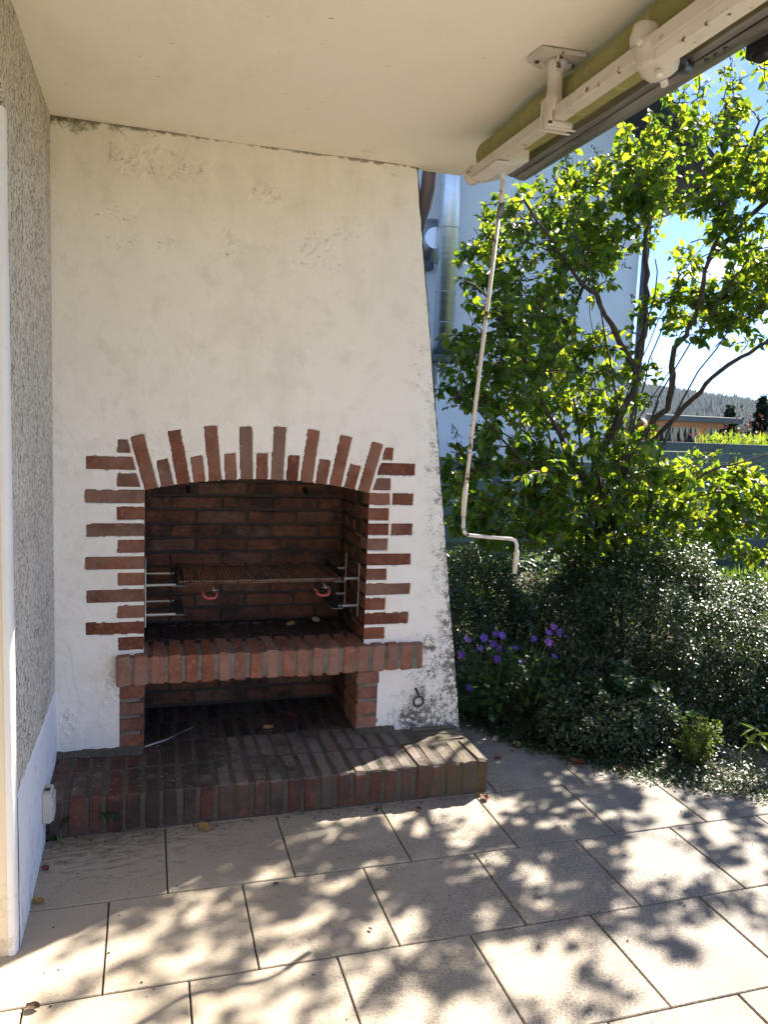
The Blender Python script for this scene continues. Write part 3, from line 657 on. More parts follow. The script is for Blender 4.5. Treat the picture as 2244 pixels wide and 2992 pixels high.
# ------------------------------------------------------------------ grill
def holder(x0, x1, y0, y1, z, side, parent, name):
    m = MB(); t = .002; m.box((x0, y0, z), (x1, y1, z + t)); xo = x0 if side < 0 else x1 - t
    m.prism([(y0, z + t), (y1, z + t), (y1, z + .034), (y0 + .10, z + .034), (y0, z + .012)], 'x', xo, xo + t); return m.build(name, 'gzinc', parent)
for side, xw, lab in ((-1, .004, 'grey steel grill bracket on the left wall of the firebox'), (1, .868, 'grey steel grill bracket on the right wall of the firebox')):
    br = thing('grill_bracket', (xw, .2, .72), lab, 'bracket', 'grill brackets in the firebox')
    ys = (.048, .27) if side < 0 else (.10, .325)
    for y in ys: MB().box((xw - .003 if side > 0 else xw - .001, y - .009, .612), (xw + .001 if side > 0 else xw + .003, y + .009, .842), .0008).build('upright', 'zinc', br)
    for zl in (.772, .655):
        xi = .118 if side < 0 else .782
        for y in ys: MB().tube([(xw, y, zl + .004), (xi, y, zl + .004)], .006, 8).build('bar', 'zinc', br)
        if side < 0: holder(xi - .012, xi + .034, .035 if zl > .7 else .045, .40 if zl > .7 else .30, zl, -1, br, 'holder')
        else: holder(xi - .034, xi + .012, .05 if zl > .7 else .065, .41 if zl > .7 else .3, zl, 1, br, 'holder')
gr = thing('grill_grate', (.45, .22, .78), 'rusty wire grill grate with red coated handles in the firebox', 'grill')
gz_ = .786
MB().tube([(.128, .05, gz_), (.778, .05, gz_)], .0035, 6).build('rail', 'rustrod', gr, True); MB().tube([(.128, .40, gz_), (.778, .40, gz_)], .0035, 6).build('rail', 'rustrod', gr, True)
MB().tube([(.128, .056, gz_ - .008), (.778, .056, gz_ - .008)], .003, 6).build('rail', 'rustrod', gr, True)
for x in (.13, .776): MB().tube([(x, .05, gz_), (x, .40, gz_)], .0035, 6).build('rail', 'rustrod', gr, True)
wire = MB().tube([(0, .045, 0), (0, .405, 0)], .0029, 6); wme = bpy.data.meshes.new('wire'); wme.from_pydata([tuple(q) for q in wire.v], [], wire.f); fixnormals(wme); wme.materials.append(MT['rustrod'])
for i in range(46):
    o = bpy.data.objects.new('wire', wme); COL.objects.link(o); attach(o, gr); o.location = (.137 + i * .01405, 0, gz_ + .0045 + rnd.uniform(-.0008, .0008)); o.rotation_euler = (0, 0, rnd.uniform(-.004, .004))
for x in (.225, .672):
    s_ = 1 if x < .4 else 1
    h = MB().tube([(x - .02, .12, gz_ - .004), (x - .015, .02, gz_ - .03), (x - .008, -.005, gz_ - .038)], .0028, 6).build('handle', 'zinc', gr, True)
    MB().tube([(x + .034, .12, gz_ - .004), (x + .036, .02, gz_ - .03)], .0028, 6).build('stay', 'zinc', h, True)
    MB().tube([(x - .008, -.002, gz_ - .028), (x - .004, -.014, gz_ - .046), (x + .012, -.02, gz_ - .053), (x + .038, -.018, gz_ - .051), (x + .046, -.008, gz_ - .042), (x + .044, .006, gz_ - .03)], .0052, 8).build('grip', 'redgrip', h, True)
    MB().lathe([(-.001, .004), (0, .017), (.002, .017), (.003, .004)], (x + .04, .03, gz_ - .03), n=14).build('washer', 'zinc', h)

# ------------------------------------------------------------------ awning under the ceiling edge
aw = thing('awning', (1.12, -1.5, 2.3), 'folded olive awning with chipped cream bar under the ceiling edge', 'awning')
YE, YN = -.47, -3.6
MB().box((1.045, YN, 2.262), (1.083, YE, 2.298), .003).build('square_bar', 'awn_white', aw)
m = MB(); ys = np.linspace(YN, YE + .03, 60); m.tube([(1.135 + .003 * math.sin(y * 9), y, 2.352 + .004 * math.sin(y * 7)) for y in ys], [.058 + .003 * math.sin(y * 13) for y in ys], 20); m.build('fabric_roll', 'fabric', aw, True)
m = MB(); vs_ = []
for y in ys:
    vs_ += [(1.178, y, 2.342 + .003 * math.sin(y * 12)), (1.186, y, 2.318 + .004 * math.sin(y * 8)), (1.196, y, 2.32)]
m.add(vs_, [(i * 3 + j, (i + 1) * 3 + j, (i + 1) * 3 + j + 1, i * 3 + j + 1) for i in range(len(ys) - 1) for j in range(2)]); m.build('fabric_tail', 'fabric', aw, True)
prof = [(1.190, 2.296), (1.200, 2.292), (1.206, 2.290), (1.206, 2.300), (1.212, 2.300), (1.212, 2.290), (1.235, 2.284), (1.256, 2.286), (1.264, 2.296), (1.264, 2.352), (1.252, 2.364), (1.205, 2.364), (1.190, 2.35)]
MB().prism(prof, 'y', YN, YE - .0).build('front_profile', 'alu', aw)
MB().box((1.2075, YN, 2.2925), (1.2105, YE, 2.2995)).build('seal', 'black', aw)
MB().prism([(q[0] * 1.0 + (.0015 if q[0] > 1.22 else -.0015), q[1]) for q in prof], 'y', YE + .0005, YE + .006).build('end_cap', 'gzinc', aw)
# gear housing and end bracket
MB().prism([(1.040, 2.256), (1.084, 2.246), (1.150, 2.268), (1.150, 2.31), (1.0835, 2.31), (1.0835, 2.2605)], 'y', -.70, -.50).build('gear_cover', 'awn_white2', aw)
e = MB().lathe([(0, .026), (.012, .031), (.03, .031), (.036, .022)], (1.064, YE - .012, 2.28), (0, 1, 0), 16).build('bar_cap', 'awn_white', aw, True)
MB().tube([(1.064, YE + .005, 2.275), (1.095, YE + .012, 2.30), (1.135, YE + .018, 2.345)], [.028, .02, .034], 10, flat=.5).build('end_arm', 'awn_white', aw, True)
MB().lathe([(0, .03), (.02, .036), (.045, .034), (.05, .02)], (1.135, YE - .02, 2.352), (0, 1, 0), 16).build('roll_cap', 'awn_white', aw, True)
MB().tube([(1.115, -.585, 2.262), (1.117, -.585, 2.24)], [.010, .008], 10).build('crank_eye', 'awn_white2', aw)
# ceiling bracket: plate, ribbed post, clamp round the bar
def bracket(y):
    b = MB().prism([(.982, y + .035), (.988, y - .04), (1.112, y - .05), (1.122, y + .03), (1.075, y + .055), (1.03, y + .058)], 'z', 2.416, 2.4275).build('ceiling_bracket', 'awn_white', aw)
    m = MB(); m.lathe([(0, .030), (-.012, .026), (-.030, .0225), (-.032, .0205), (-.085, .0205), (-.086, .022), (-.13, .022)], (1.052, y, 2.4165), n=18)
    m.build('post', 'awn_white', b, True)
    m = MB()
    for a in (0, 2.2, 4.3): m.add([(1.052 + .02 * math.cos(a), y + .02 * math.sin(a), 2.385), (1.052 + .052 * math.cos(a), y + .045 * math.sin(a), 2.4155), (1.052 + .02 * math.cos(a), y + .02 * math.sin(a), 2.4155), (1.052 + .02 * math.cos(a + .25), y + .02 * math.sin(a + .25), 2.385), (1.052 + .052 * math.cos(a + .1), y + .045 * math.sin(a + .1), 2.4155), (1.052 + .02 * math.cos(a + .25), y + .02 * math.sin(a + .25), 2.4155)], [(0, 1, 2), (3, 5, 4), (0, 3, 4, 1), (0, 2, 5, 3), (1, 4, 5, 2)])
    m.build('rib', 'awn_white', b)
    m = MB(); m.box((1.028, y - .018, 2.246), (1.0445, y + .022, 2.325), .004); m.box((1.028, y - .018, 2.244), (1.105, y + .022, 2.2615), .004); m.box((1.030, y - .012, 2.2985), (1.072, y + .018, 2.325), .003)
    m.build('clamp', 'awn_white', b)
    m = MB()
    for dy in (-.012, .016): m.box((1.0235, y + dy - .004, 2.240), (1.0285, y + dy + .004, 2.318), .002); m.box((1.0235, y + dy - .004, 2.2395), (1.115, y + dy + .004, 2.2445), .002)
    m.build('clamp_rib', 'awn_white', b)
    for sx, sy in ((-.048, .02), (.05, .004)): MB().lathe([(0, .0065), (-.004, .0065), (-.005, .004)], (1.052 + sx, y + sy, 2.4158), n=6).build('bolt', 'iron', b)
bracket(-1.03); bracket(-3.1)
# arm knuckle, folded arm and the dark elbow to the front profile
kn = MB().lathe([(-.050, .012), (-.047, .030), (-.028, .044), (-.010, .048), (-.008, .052), (.006, .052), (.008, .047), (.026, .043), (.044, .030), (.049, .014)], (1.085, -1.44, 2.268), (.55, .15, -.8), 20).build('arm_joint', 'awn_white', aw, True)
MB().lathe([(0, .03), (.02, .034), (.045, .03), (.052, .02)], (1.07, -1.405, 2.295), (0, -.2, .9), 14).build('joint_cap', 'awn_white', kn, True)
for (dx, dy, dz) in ((-.033, .02, -.008), (-.01, -.025, -.045), (-.046, -.005, .016), (.02, .0, -.048)): MB().lathe([(0, .009), (.012, .008), (.014, .004)], (1.085 + dx, -1.44 + dy, 2.268 + dz), (dx, dy, dz), 8).build('bolt', 'awn_white2', kn)
MB().box((1.052, YN, 2.236), (1.094, -1.475, 2.272), .003).build('folding_arm', 'awn_white2', aw)
MB().tube([(1.12, -1.475, 2.262), (1.142, -1.455, 2.255), (1.165, -1.42, 2.268), (1.205, -1.39, 2.282)], [.009, .010, .012, .012], 10).build('elbow', 'black', aw, True)
MB().lathe([(0, .018), (.008, .018), (.01, .012)], (1.20, -1.375, 2.286), (0, .2, -1), 12).build('elbow_foot', 'gzinc', aw)
for i in range(3): MB().lathe([(0, .006), (-.002, .006), (-.003, .003)], (1.222, -1.43 - i * .03, 2.286), n=10).build('rivet', 'gzinc', aw)
m = MB(); m.box((1.262, -1.60, 2.262), (1.292, -1.50, 2.345), .006); m.box((1.255, -1.575, 2.245), (1.285, -1.53, 2.268), .006); m.build('valance_clip', 'black', aw)

cr = thing('awning_crank', (1.09, -.56, .92), 'long flaking white awning crank hanging from the gear cover', 'crank')
E_ = Vector((1.117, -.585, 2.25))
MB().tube([E_, (1.122, -.575, 2.205), (1.126, -.566, 2.17)], [.007, .010, .009], 8).build('universal_joint', 'crank', cr, True)
MB().tube([(1.127, -.566, 2.175), (1.124, -.563, 2.15), (1.121, -.561, 2.125)], [.010, .0115, .009], 8).build('hook', 'gzinc', cr, True)
MB().tube([(1.121, -.561, 2.13), (1.09, -.556, 1.7), (1.0595, -.552, 1.235)], .0068, 10).build('rod', 'crank', cr, True)
MB().tube([(1.0595, -.552, 1.24), (1.0575, -.551, 1.21), (1.056, -.551, 1.175), (1.0565, -.55, 1.128)], [.0075, .0090, .0095, .0092], 10).build('sleeve', 'crankgrip', cr, True)
MB().tube([(1.0565, -.55, 1.13), (1.058, -.55, 1.085), (1.063, -.55, 1.069), (1.080, -.55, 1.060), (1.16, -.55, 1.052), (1.243, -.55, 1.046), (1.259, -.55, 1.040), (1.267, -.55, 1.024), (1.268, -.55, .99)], .0065, 10).build('handle_bend', 'crank', cr, True)
MB().tube([(1.268, -.55, 1.006), (1.2685, -.55, .998), (1.267, -.55, .965), (1.265, -.55, .921)], [.006, .0095, .0092, .0078], 10).build('grip', 'crankgrip', cr, True)

pp = MB().tube([(1.156, .25, 2.60), (1.155, .25, 2.50), (1.150, .25, 2.43), (1.135, .25, 2.36), (1.112, .25, 2.28), (1.085, .25, 2.20)], .032, 14).build('rain_pipe', 'pipe', None, True)
tag(pp, 'dark brown bent rain pipe behind the top of the fireplace wall', 'pipe')

# ------------------------------------------------------------------ neighbour house, fences, shed, hill
nh = thing('neighbour_house', (2, 8, 0), 'white rendered neighbour house with steel flue and dark roof', 'house')
YW = 6.3
MB().prism([(-6, -.03), (6.28, -.03), (6.28, 5.05), (.2, 10.0), (-6, 5.0)], 'y', YW, YW + 9).build('wall', 'nwall', nh)
rf = MB(); rf.add([(6.95, YW - .75, 4.72), (.2, YW - .75, 10.25), (-6.9, YW - .75, 4.6), (6.95, YW - .75, 4.52), (.2, YW - .75, 10.02), (-6.9, YW - .75, 4.4)] + [(6.95, YW + 10, 4.72), (.2, YW + 10, 10.25), (-6.9, YW + 10, 4.6), (6.95, YW + 10, 4.52), (.2, YW + 10, 10.02), (-6.9, YW + 10, 4.4)],
    [(0, 1, 4, 3), (1, 2, 5, 4), (0, 6, 7, 1), (1, 7, 8, 2), (3, 4, 10, 9), (4, 5, 11, 10), (0, 3, 9, 6), (2, 8, 11, 5), (6, 9, 10, 7), (7, 10, 11, 8)])
rfo = rf.build('roof', 'roof', nh)
MB().box((6.80, YW - .70, 4.42), (6.98, YW + 9.9, 4.56), .03).build('gutter', 'ntrim', rfo)
MB().tube([(6.34, YW - .06, 4.4), (6.34, YW - .06, .0)], .05, 10).build('downpipe', 'ntrim', nh, True)

FX, FY = 3.44, 6.0
fl = MB().lathe([(2.24, .128), (6.4, .128)], (FX, FY, 0), n=28).build('flue_pipe', 'steel', nh, True)
for z in (2.62, 2.98, 3.36, 3.72, 4.4): MB().lathe([(z, .1296), (z + .012, .1296)], (FX, FY, 0), n=28).build('clamp_band', 'zinc', fl, True)
MB().box((FX - .19, FY - .17, 2.165), (FX + .19, YW - .003, 2.24), .006).build('flue_console', 'ntrim', nh)
MB().box((FX - .05, FY + .02, 1.9), (FX - .02, YW - .003, 2.164)).build('console_strut', 'zinc', nh)
MB().lathe([(0, .27), (.012, .27), (.05, .13), (.06, .125), (.2, .125)], (FX - .1, YW - .004, 3.63), (-.15, -1, 0), 30).build('wall_rosette', 'steel', nh, True)
MB().box((FX - .36, YW - .16, 3.27), (FX - .12, YW - .003, 3.36)).build('flue_bracket', 'ntrim', nh)

def fence(name, label, y, x0, x1, top, pitch, sh, mat, post_dx):
    f = thing(name, ((x0 + x1) / 2, y, 0), label, 'fence')
    n = int((top - .08) / pitch); sl = MB().box((-(x1 - x0) / 2, -.012, -sh / 2), ((x1 - x0) / 2, .012, sh / 2), .003)
    me = bpy.data.meshes.new('slat'); me.from_pydata([tuple(q) for q in sl.v], [], sl.f); fixnormals(me); me.materials.append(MT[mat])
    for i in range(n):
        o = bpy.data.objects.new('slat', me); COL.objects.link(o); attach(o, f); o.location = ((x0 + x1) / 2, y + rnd.uniform(-.003, .003), top - sh / 2 - i * pitch)
    k = x0 + .05
    while k < x1: MB().box((k - .04, y + .014, -.03), (k + .04, y + .09, top - .02), .004).build('post', mat, f); k += post_dx
    return f
fence('slat_fence', 'grey green fence of narrow horizontal slats behind the lilac', 4.55, 5.02, 10.5, 1.325, .1125, .104, 'slat', 1.75)
fence('board_fence', 'green fence of broad horizontal boards below the steel flue', 4.45, .6, 4.99, 1.075, .222, .205, 'slat2', 1.45)
# wire netting in front of the slats
cw = thing('wire_netting', (7, 4.35, 0), 'dark diamond wire netting in front of the slat fence', 'netting')
m = MB(); h0, h1 = .0, .95; cell = .075
for x in np.arange(5.2, 9.4, cell):
    for sg in (1, -1): m.tube([(x, 4.38, h0), (x + sg * (h1 - h0) * .55, 4.38, h1)], .0022, 3, cap=False)
tag(m.build('wires', 'iron', cw), kind='stuff')
for x in (5.3, 7.2, 9.1): MB().tube([(x, 4.40, -.03), (x, 4.40, 1.0)], .02, 8).build('post', 'iron', cw, True)
MB().tube([(5.2, 4.38, .95), (9.4, 4.38, .95)], .004, 5).build('top_wire', 'iron', cw)

sd = thing('garden_shed', (9.7, 9.6, 0), 'garden shelter with flat dark roof on orange timber posts', 'shed')
MB().box((8.45, 8.95, 1.625), (10.56, 11.4, 1.735), .01).build('roof', 'ntrim', sd)
MB().box((8.55, 9.03, 1.52), (10.2, 9.12, 1.622)).build('beam', 'shedwood', sd)
for x in (8.75, 9.78): MB().box((x - .06, 9.02, -.03), (x + .06, 9.13, 1.518)).build('post', 'shedwood', sd)
MB().box((8.55, 11.2, -.03), (10.4, 11.28, 1.6)).build('back_wall', 'shedwood', sd)

# hill with its wood
nx, ny = 90, 40; A_, D_ = np.meshgrid(np.linspace(-.35, 1.35, nx), np.linspace(900, 3000, ny), indexing='ij')
def hill_z(a, d):
    t = np.clip((d - 950) / 1050, 0, 1); t = t * t * (3 - 2 * t)
    ridge = 128 - 46 * np.clip((a - .58) / .25, 0, 1) + 20 * np.sin(a * 7 + .4) + 9 * np.sin(a * 23)
    return t * ridge * .86 - 2 - np.clip(d - 2100, 0, 900) * .06
Zh = hill_z(A_, D_); V = np.stack([D_ * np.sin(A_), D_ * np.cos(A_), Zh], -1).reshape(-1, 3); idx = np.arange(nx * ny).reshape(nx, ny)
F = np.stack([idx[:-1, :-1], idx[1:, :-1], idx[1:, 1:], idx[:-1, 1:]], -1).reshape(-1, 4)
hl = npmesh('hill', V, F, 'hill', smooth=True); tag(hl, kind='structure')
n = 42000; a = rng.uniform(.25, .95, n); d = np.sqrt(rng.uniform(1150 ** 2, 2200 ** 2, n)); keep = vnoise(a * 14, d * .006, 40) > .18; a, d = a[keep], d[keep]; n = len(a)
pos = np.stack([d * np.sin(a), d * np.cos(a), hill_z(a, d) - 1], -1); hgt = rng.gamma(12, 1.0, n)
n2_ = 9000; a2 = rng.uniform(.25, .95, n2_); d2 = rng.uniform(70, 900, n2_); pos = np.concatenate([pos, np.stack([d2 * np.sin(a2), d2 * np.cos(a2), np.full(n2_, -.1)], -1)]); hgt = np.concatenate([hgt, 1.7 + d2 * .0065 * rng.uniform(.3, 1, n2_) + rng.uniform(0, .5, n2_)]); n += n2_  # low shrubs added on the flat to cover the bright sunlit ground
tv = [(0, 0, 1)] + [(.30 * math.cos(q * 1.2566), .30 * math.sin(q * 1.2566), .04) for q in range(5)]; tf = [(0, 1 + i, 1 + (i + 1) % 5) for i in range(5)]
rot = frames(np.tile([[0., 1, 0]], (n, 1)), np.tile([[0., 0, 1]], (n, 1)), np.zeros(n))
V, F = scatter(tv, tf, pos, rot, hgt); wd = npmesh('hillside_wood', V, F, 'farwood'); tag(wd, 'dark spruce wood covering the far hillside, with added low shrubs below', 'wood', kind='stuff')

# ------------------------------------------------------------------ leaves and plants
HEART = ([(0, 0, 0), (0, .35, -.035), (0, .70, -.03), (0, 1.0, -.10), (-.20, -.07, .02), (-.43, .20, .06), (-.33, .56, .05), (.20, -.07, .02), (.43, .20, .06), (.33, .56, .05)],
         [(0, 1, 5, 4), (1, 2, 6, 5), (2, 3, 6, 6), (0, 7, 8, 1), (1, 8, 9, 2), (2, 9, 3, 3)])
HEART_T = (HEART[0], [(0, 1, 5), (0, 5, 4), (1, 2, 6), (1, 6, 5), (2, 3, 6), (0, 7, 8), (0, 8, 1), (1, 8, 9), (1, 9, 2), (2, 9, 3)])
OVAL = ([(0, 0, 0), (-.26, .35, .05), (-.2, .75, .04), (0, 1, -.03), (.2, .75, .04), (.26, .35, .05), (0, .5, -.02)], [(0, 6, 1), (1, 6, 2), (2, 6, 3), (3, 6, 4), (4, 6, 5), (5, 6, 0)])
SMALL = ([(0, 0, 0), (-.27, .5, .08), (0, 1, 0), (.27, .5, .08)], [(0, 3, 2), (0, 2, 1)])
LANCE = ([(0, 0, 0), (-.11, .3, .03), (-.09, .65, .0), (0, 1, -.14), (.09, .65, .0), (.11, .3, .03), (0, .45, -.04)], [(0, 6, 1), (1, 6, 2), (2, 6, 3), (3, 6, 4), (4, 6, 5), (5, 6, 0)])
def lobed(n=5):
    v = [(0, 0, 0)]; a0, a1 = R(-150), R(150); k = n * 2 + 1
    for i in range(k):
        a = a0 + (a1 - a0) * i / (k - 1); r = .62 if i % 2 else .34
        v.append((math.sin(a) * r, .38 + math.cos(a) * r, .05 * math.sin(i * 2.1)))
    v[0] = (0, .3, -.04); v.append((0, 0, 0))
    f = [(0, i + 1, i) for i in range(1, k)] + [(0, 1, k + 1), (0, k + 1, k)]
    return v, f
LOBED = lobed(5)
UPV = np.array([0., 0, 1])
def unit(v): return v / np.maximum(np.linalg.norm(v, axis=1, keepdims=True), 1e-6)

# --- the lilac: main stems, then twigs grown to points spread through several lobes
lil = thing('lilac_bush', (2.9, 1.4, 0), 'tall backlit lilac bush with heart shaped leaves beside the fireplace', 'bush')
stems = [
 [(2.88, 1.42, -.02), (2.86, 1.4, .4), (2.86, 1.4, .77), (2.79, 1.4, 1.19), (2.92, 1.38, 1.52), (3.0, 1.35, 1.76), (2.83, 1.3, 1.98), (2.6, 1.25, 2.24), (2.31, 1.15, 2.41), (1.99, 1.05, 2.68)],
 [(3.0, 1.35, 1.76), (3.05, 1.4, 2.0), (3.11, 1.45, 2.31), (3.08, 1.5, 2.66), (3.11, 1.45, 3.05), (3.19, 1.4, 3.5)],
 [(2.95, 1.45, -.02), (2.92, 1.42, .45), (2.89, 1.4, .86), (3.03, 1.5, 1.25), (3.28, 1.4, 1.6), (3.23, 1.3, 1.92), (3.28, 1.2, 2.15), (3.27, 1.1, 2.49), (3.34, 1.0, 2.86), (3.38, .9, 3.24)],
 [(3.03, 1.5, 1.25), (3.2, 1.45, 1.35), (3.35, 1.3, 1.6), (3.44, 1.1, 1.84), (3.59, .9, 2.01), (3.8, .8, 2.28), (4.06, .8, 2.73), (4.3, .8, 3.2)],
 [(2.82, 1.38, .2), (2.82, 1.4, .86), (2.47, 1.2, 1.28), (2.24, 1.1, 1.55), (1.99, 1.0, 1.85), (1.76, .9, 2.1), (1.58, .85, 2.19)],
 [(2.82, 1.38, .3), (2.6, 1.2, .9), (2.28, 1.0, 1.08), (1.87, .8, 1.34), (1.62, .7, 1.52)],
 [(2.95, 1.4, .5), (3.02, 1.3, .95), (3.14, 1.1, 1.08), (3.34, .9, 1.24), (3.58, .8, 1.34)],
 [(2.79, 1.4, 1.19), (2.81, 1.6, 1.64), (2.74, 1.7, 1.95), (2.75, 1.7, 2.31), (2.88, 1.7, 2.8), (2.72, 1.6, 3.1)],
 [(3.27, 1.1, 2.49), (3.5, .8, 2.9), (3.7, .55, 3.4), (3.85, .4, 3.9)],
 [(3.59, .9, 2.01), (3.75, .95, 2.0), (4.05, .9, 2.2), (4.4, .8, 2.5)],
]
base_r = [.042, .026, .036, .022, .022, .018, .016, .020, .018, .014]
nodes = []
def smooth_path(p, sub=5):
    p = [np.array(q, float) for q in p]; out = []
    for i in range(len(p) - 1):
        a, b, c, d = p[max(i - 1, 0)], p[i], p[i + 1], p[min(i + 2, len(p) - 1)]
        for t in np.linspace(0, 1, sub, endpoint=False):
            out.append(.5 * ((2 * b) + (-a + c) * t + (2 * a - 5 * b + 4 * c - d) * t * t + (-a + 3 * b - 3 * c + d) * t ** 3))
    out.append(p[-1]); return out
for s_, r0 in zip(stems, base_r):
    pth = smooth_path(s_); k = len(pth)
    pth = [p + (np.array([rnd.uniform(-1, 1) for _ in range(3)]) * .012 if 0 < i < k - 1 else 0) for i, p in enumerate(pth)]
    MB().tube(pth, [max(.0045, r0 * (1 - .82 * i / (k - 1)) * (1 + rnd.uniform(-.12, .12))) for i in range(k)], 8).build('trunk' if r0 > .03 else 'branch', 'bark', lil, True)
    nodes += [(p, 0) for p in pth[2:]]
for i in range(20):                                     # slender shoots from the stool
    a = rnd.uniform(0, 6.28); b0 = np.array([2.9 + .16 * math.cos(a), 1.4 + .12 * math.sin(a), .02]); t1 = np.array([rnd.uniform(1.8, 3.9), rnd.uniform(.9, 2.0), rnd.uniform(1.4, 2.9)]); md = b0 * .45 + t1 * .55 + np.array([(b0[0] - t1[0]) * .15, 0, .25])
    pth = smooth_path([b0, (b0 + md) / 2 + np.array([rnd.uniform(-.06, .06), rnd.uniform(-.06, .06), 0]), md, t1], 6); k = len(pth); r0 = rnd.uniform(.006, .013)
    MB().tube([p + np.array([rnd.uniform(-1, 1) for _ in range(3)]) * .016 * (i_ > 0) for i_, p in enumerate(pth)], [r0 * (1 - .75 * i_ / (k - 1)) for i_ in range(k)], 6).build('branch', 'bark', lil, True); nodes += [(p, 0) for p in pth[5:]]
lobes = [(c_, r_, int(k_ * 3.2)) for c_, r_, k_ in [((1.92, .95, 1.78), (.42, .45, .42), 62), ((1.93, .85, 1.10), (.46, .42, .36), 75), ((2.36, 1.5, 2.50), (.58, .42, .42), 80), ((2.9, 1.75, 2.9), (.5, .4, .42), 56),
         ((3.12, 1.2, 3.05), (.5, .5, .45), 70), ((3.55, .95, 2.75), (.5, .5, .5), 90), ((3.65, 1.5, 2.45), (.45, .4, .35), 45), ((3.45, 1.6, 3.15), (.5, .4, .4), 40), ((2.65, 1.05, 1.02), (.66, .5, .44), 84), ((3.40, 1.30, .95), (.66, .36, .38), 78), ((2.75, 1.5, 1.75), (.5, .4, .4), 22),
         ((4.05, 1.35, .9), (.5, .3, .4), 35), ((4.35, .8, 2.85), (.55, .6, .6), 36), ((3.75, .45, 3.55), (.5, .5, .55), 26), ((3.3, 1.0, 3.45), (.4, .45, .3), 20), ((4.6, .5, 2.1), (.45, .55, .45), 18), ((3.25, 1.25, 2.25), (.4, .4, .3), 20), ((2.35, 1.45, 1.75), (.42, .4, .4), 34), ((2.95, 1.55, 1.45), (.4, .3, .3), 18), ((3.75, 1.2, 2.3), (.4, .4, .3), 22)]]
tips = []
for c, r, k in lobes:
    q = rng.normal(size=(k, 3)); q = unit(q) * rng.uniform(.25, 1, (k, 1)) ** .55; tips += list(np.array(c) + q * np.array(r))
tips = np.array(tips)
land = tips[:, :2] - np.array([.90, .60]) * tips[:, 2:3]                 # pruned where the bush would darken the terrace
gap = rng.random(len(tips)); lx, ly = land[:, 0], land[:, 1]
drop = ((lx > -.4) & (lx < .8) & (ly < -.7) & (gap < .35)) | ((ly < -1.2) & (gap < .35)) | ((lx > .55) & (lx < 1.3) & (ly > -.6) & (ly < .05) & (gap < .92))
tips = tips[~drop]; pts = np.array([p for p, _ in nodes])
order = np.argsort([np.min(np.linalg.norm(pts - t, axis=1)) for t in tips])
tw = MB(); LP, LD, LU = [], [], []; seeds = []
AP = np.zeros((120000, 3)); na = len(pts); AP[:na] = pts
for ii in order:
    t = tips[ii]; ap = AP[:na]; dd = np.linalg.norm(ap - t, axis=1) + np.where(ap[:, 2] > t[2] + .05, .25, 0); j = int(np.argmin(dd)); s0 = ap[j].copy(); v = t - s0; ln = np.linalg.norm(v)
    k = max(3, int(ln / .09) + 2); side = np.array([rnd.uniform(-1, 1), rnd.uniform(-1, 1), rnd.uniform(-.2, .9)]) * ln * .16; pth = []
    for i in range(k):
        u = i / (k - 1); pth.append(s0 + v * u + side * math.sin(u * math.pi) + np.array([rnd.uniform(-1, 1) for _ in range(3)]) * .008 * (0 < i))
    tw.tube(pth, [.0048 * (1 - .65 * i / (k - 1)) + .0008 * min(ln, 1.5) for i in range(k)], 4, cap=False)
    AP[na:na + k - 1] = pth[1:]; na += k - 1
    dirs = np.diff(np.array(pth), axis=0); tot = 0
    tipdir = dirs[-1] / np.linalg.norm(dirs[-1])
    # opposite pairs of leaves on the last stretch of the twig
    nb = rnd.randint(3, 6)
    for b in range(nb):
        u = 1 - b * .034 / max(ln, .2) * rnd.uniform(.8, 1.3)
        if u < .15: break
        x = u * (k - 1); i0 = min(int(x), k - 2); p = pth[i0] + dirs[i0] * (x - i0)
        for sg in (0, math.pi):
            if rnd.random() < .12: continue
            an = sg + b * 1.571 + rnd.uniform(-.5, .5); e1 = np.cross(tipdir, UPV); e1 = e1 / max(np.linalg.norm(e1), 1e-3); e2 = np.cross(e1, tipdir)
            d = (e1 * math.cos(an) + e2 * math.sin(an)) + tipdir * rnd.uniform(.1, .7) + np.array([rnd.uniform(-.3, .3), rnd.uniform(-.3, .3), rnd.uniform(-.75, .1)])
            d = d / np.linalg.norm(d); stalk = p + d * .013; tw.tube([p, stalk], .0011, 3, cap=False)
            LP.append(stalk); LD.append(d); LU.append(np.array([rnd.gauss(0, .45), rnd.gauss(0, .45), 1]))
    if rnd.random() < .14 and t[2] > 1.2: seeds.append((t, tipdir))
tag(tw.build('twigs', 'twig', lil), kind='stuff')
LP, LD, LU = np.array(LP), np.array(LD), np.array(LU); n = len(LP)
LS = .030 + .034 * rng.beta(2, 2, n) + .012 * (rng.random(n) < .15); LR = frames(LD, LU, rng.normal(0, .35, n))
# the leaves that show largest are single parts, the rest one mass
d0 = LP - np.array(CAM); dep = d0 @ np.array(fw); uu = d0 @ np.array(r2) / dep; vv = d0 @ np.array(u2) / dep
inside = (np.abs(uu) < .485) & (np.abs(vv) < .65) & (uu > .075)
rank = np.argsort(np.where(inside, dep / (LS / .07), 99)); near_i = rank[:290]; mask = np.ones(n, bool); mask[near_i] = False
def bent(w, curl, fold, twist):
    out = []
    for x, y, z in HEART_T[0]:
        a = twist * y; zz = z * fold - curl * y * y; xx = x * w; out.append((xx * math.cos(a) - zz * math.sin(a), y, xx * math.sin(a) + zz * math.cos(a)))
    return out
kinds = [bent(1.0, .0, 1.0, .0), bent(.86, .22, 1.6, .35), bent(1.1, -.10, .6, -.3), bent(.78, .38, 2.4, -.2), bent(.95, .12, 2.0, .6)]
kk = rng.integers(0, len(kinds), n); Vs, Fs, o_ = [], [], 0
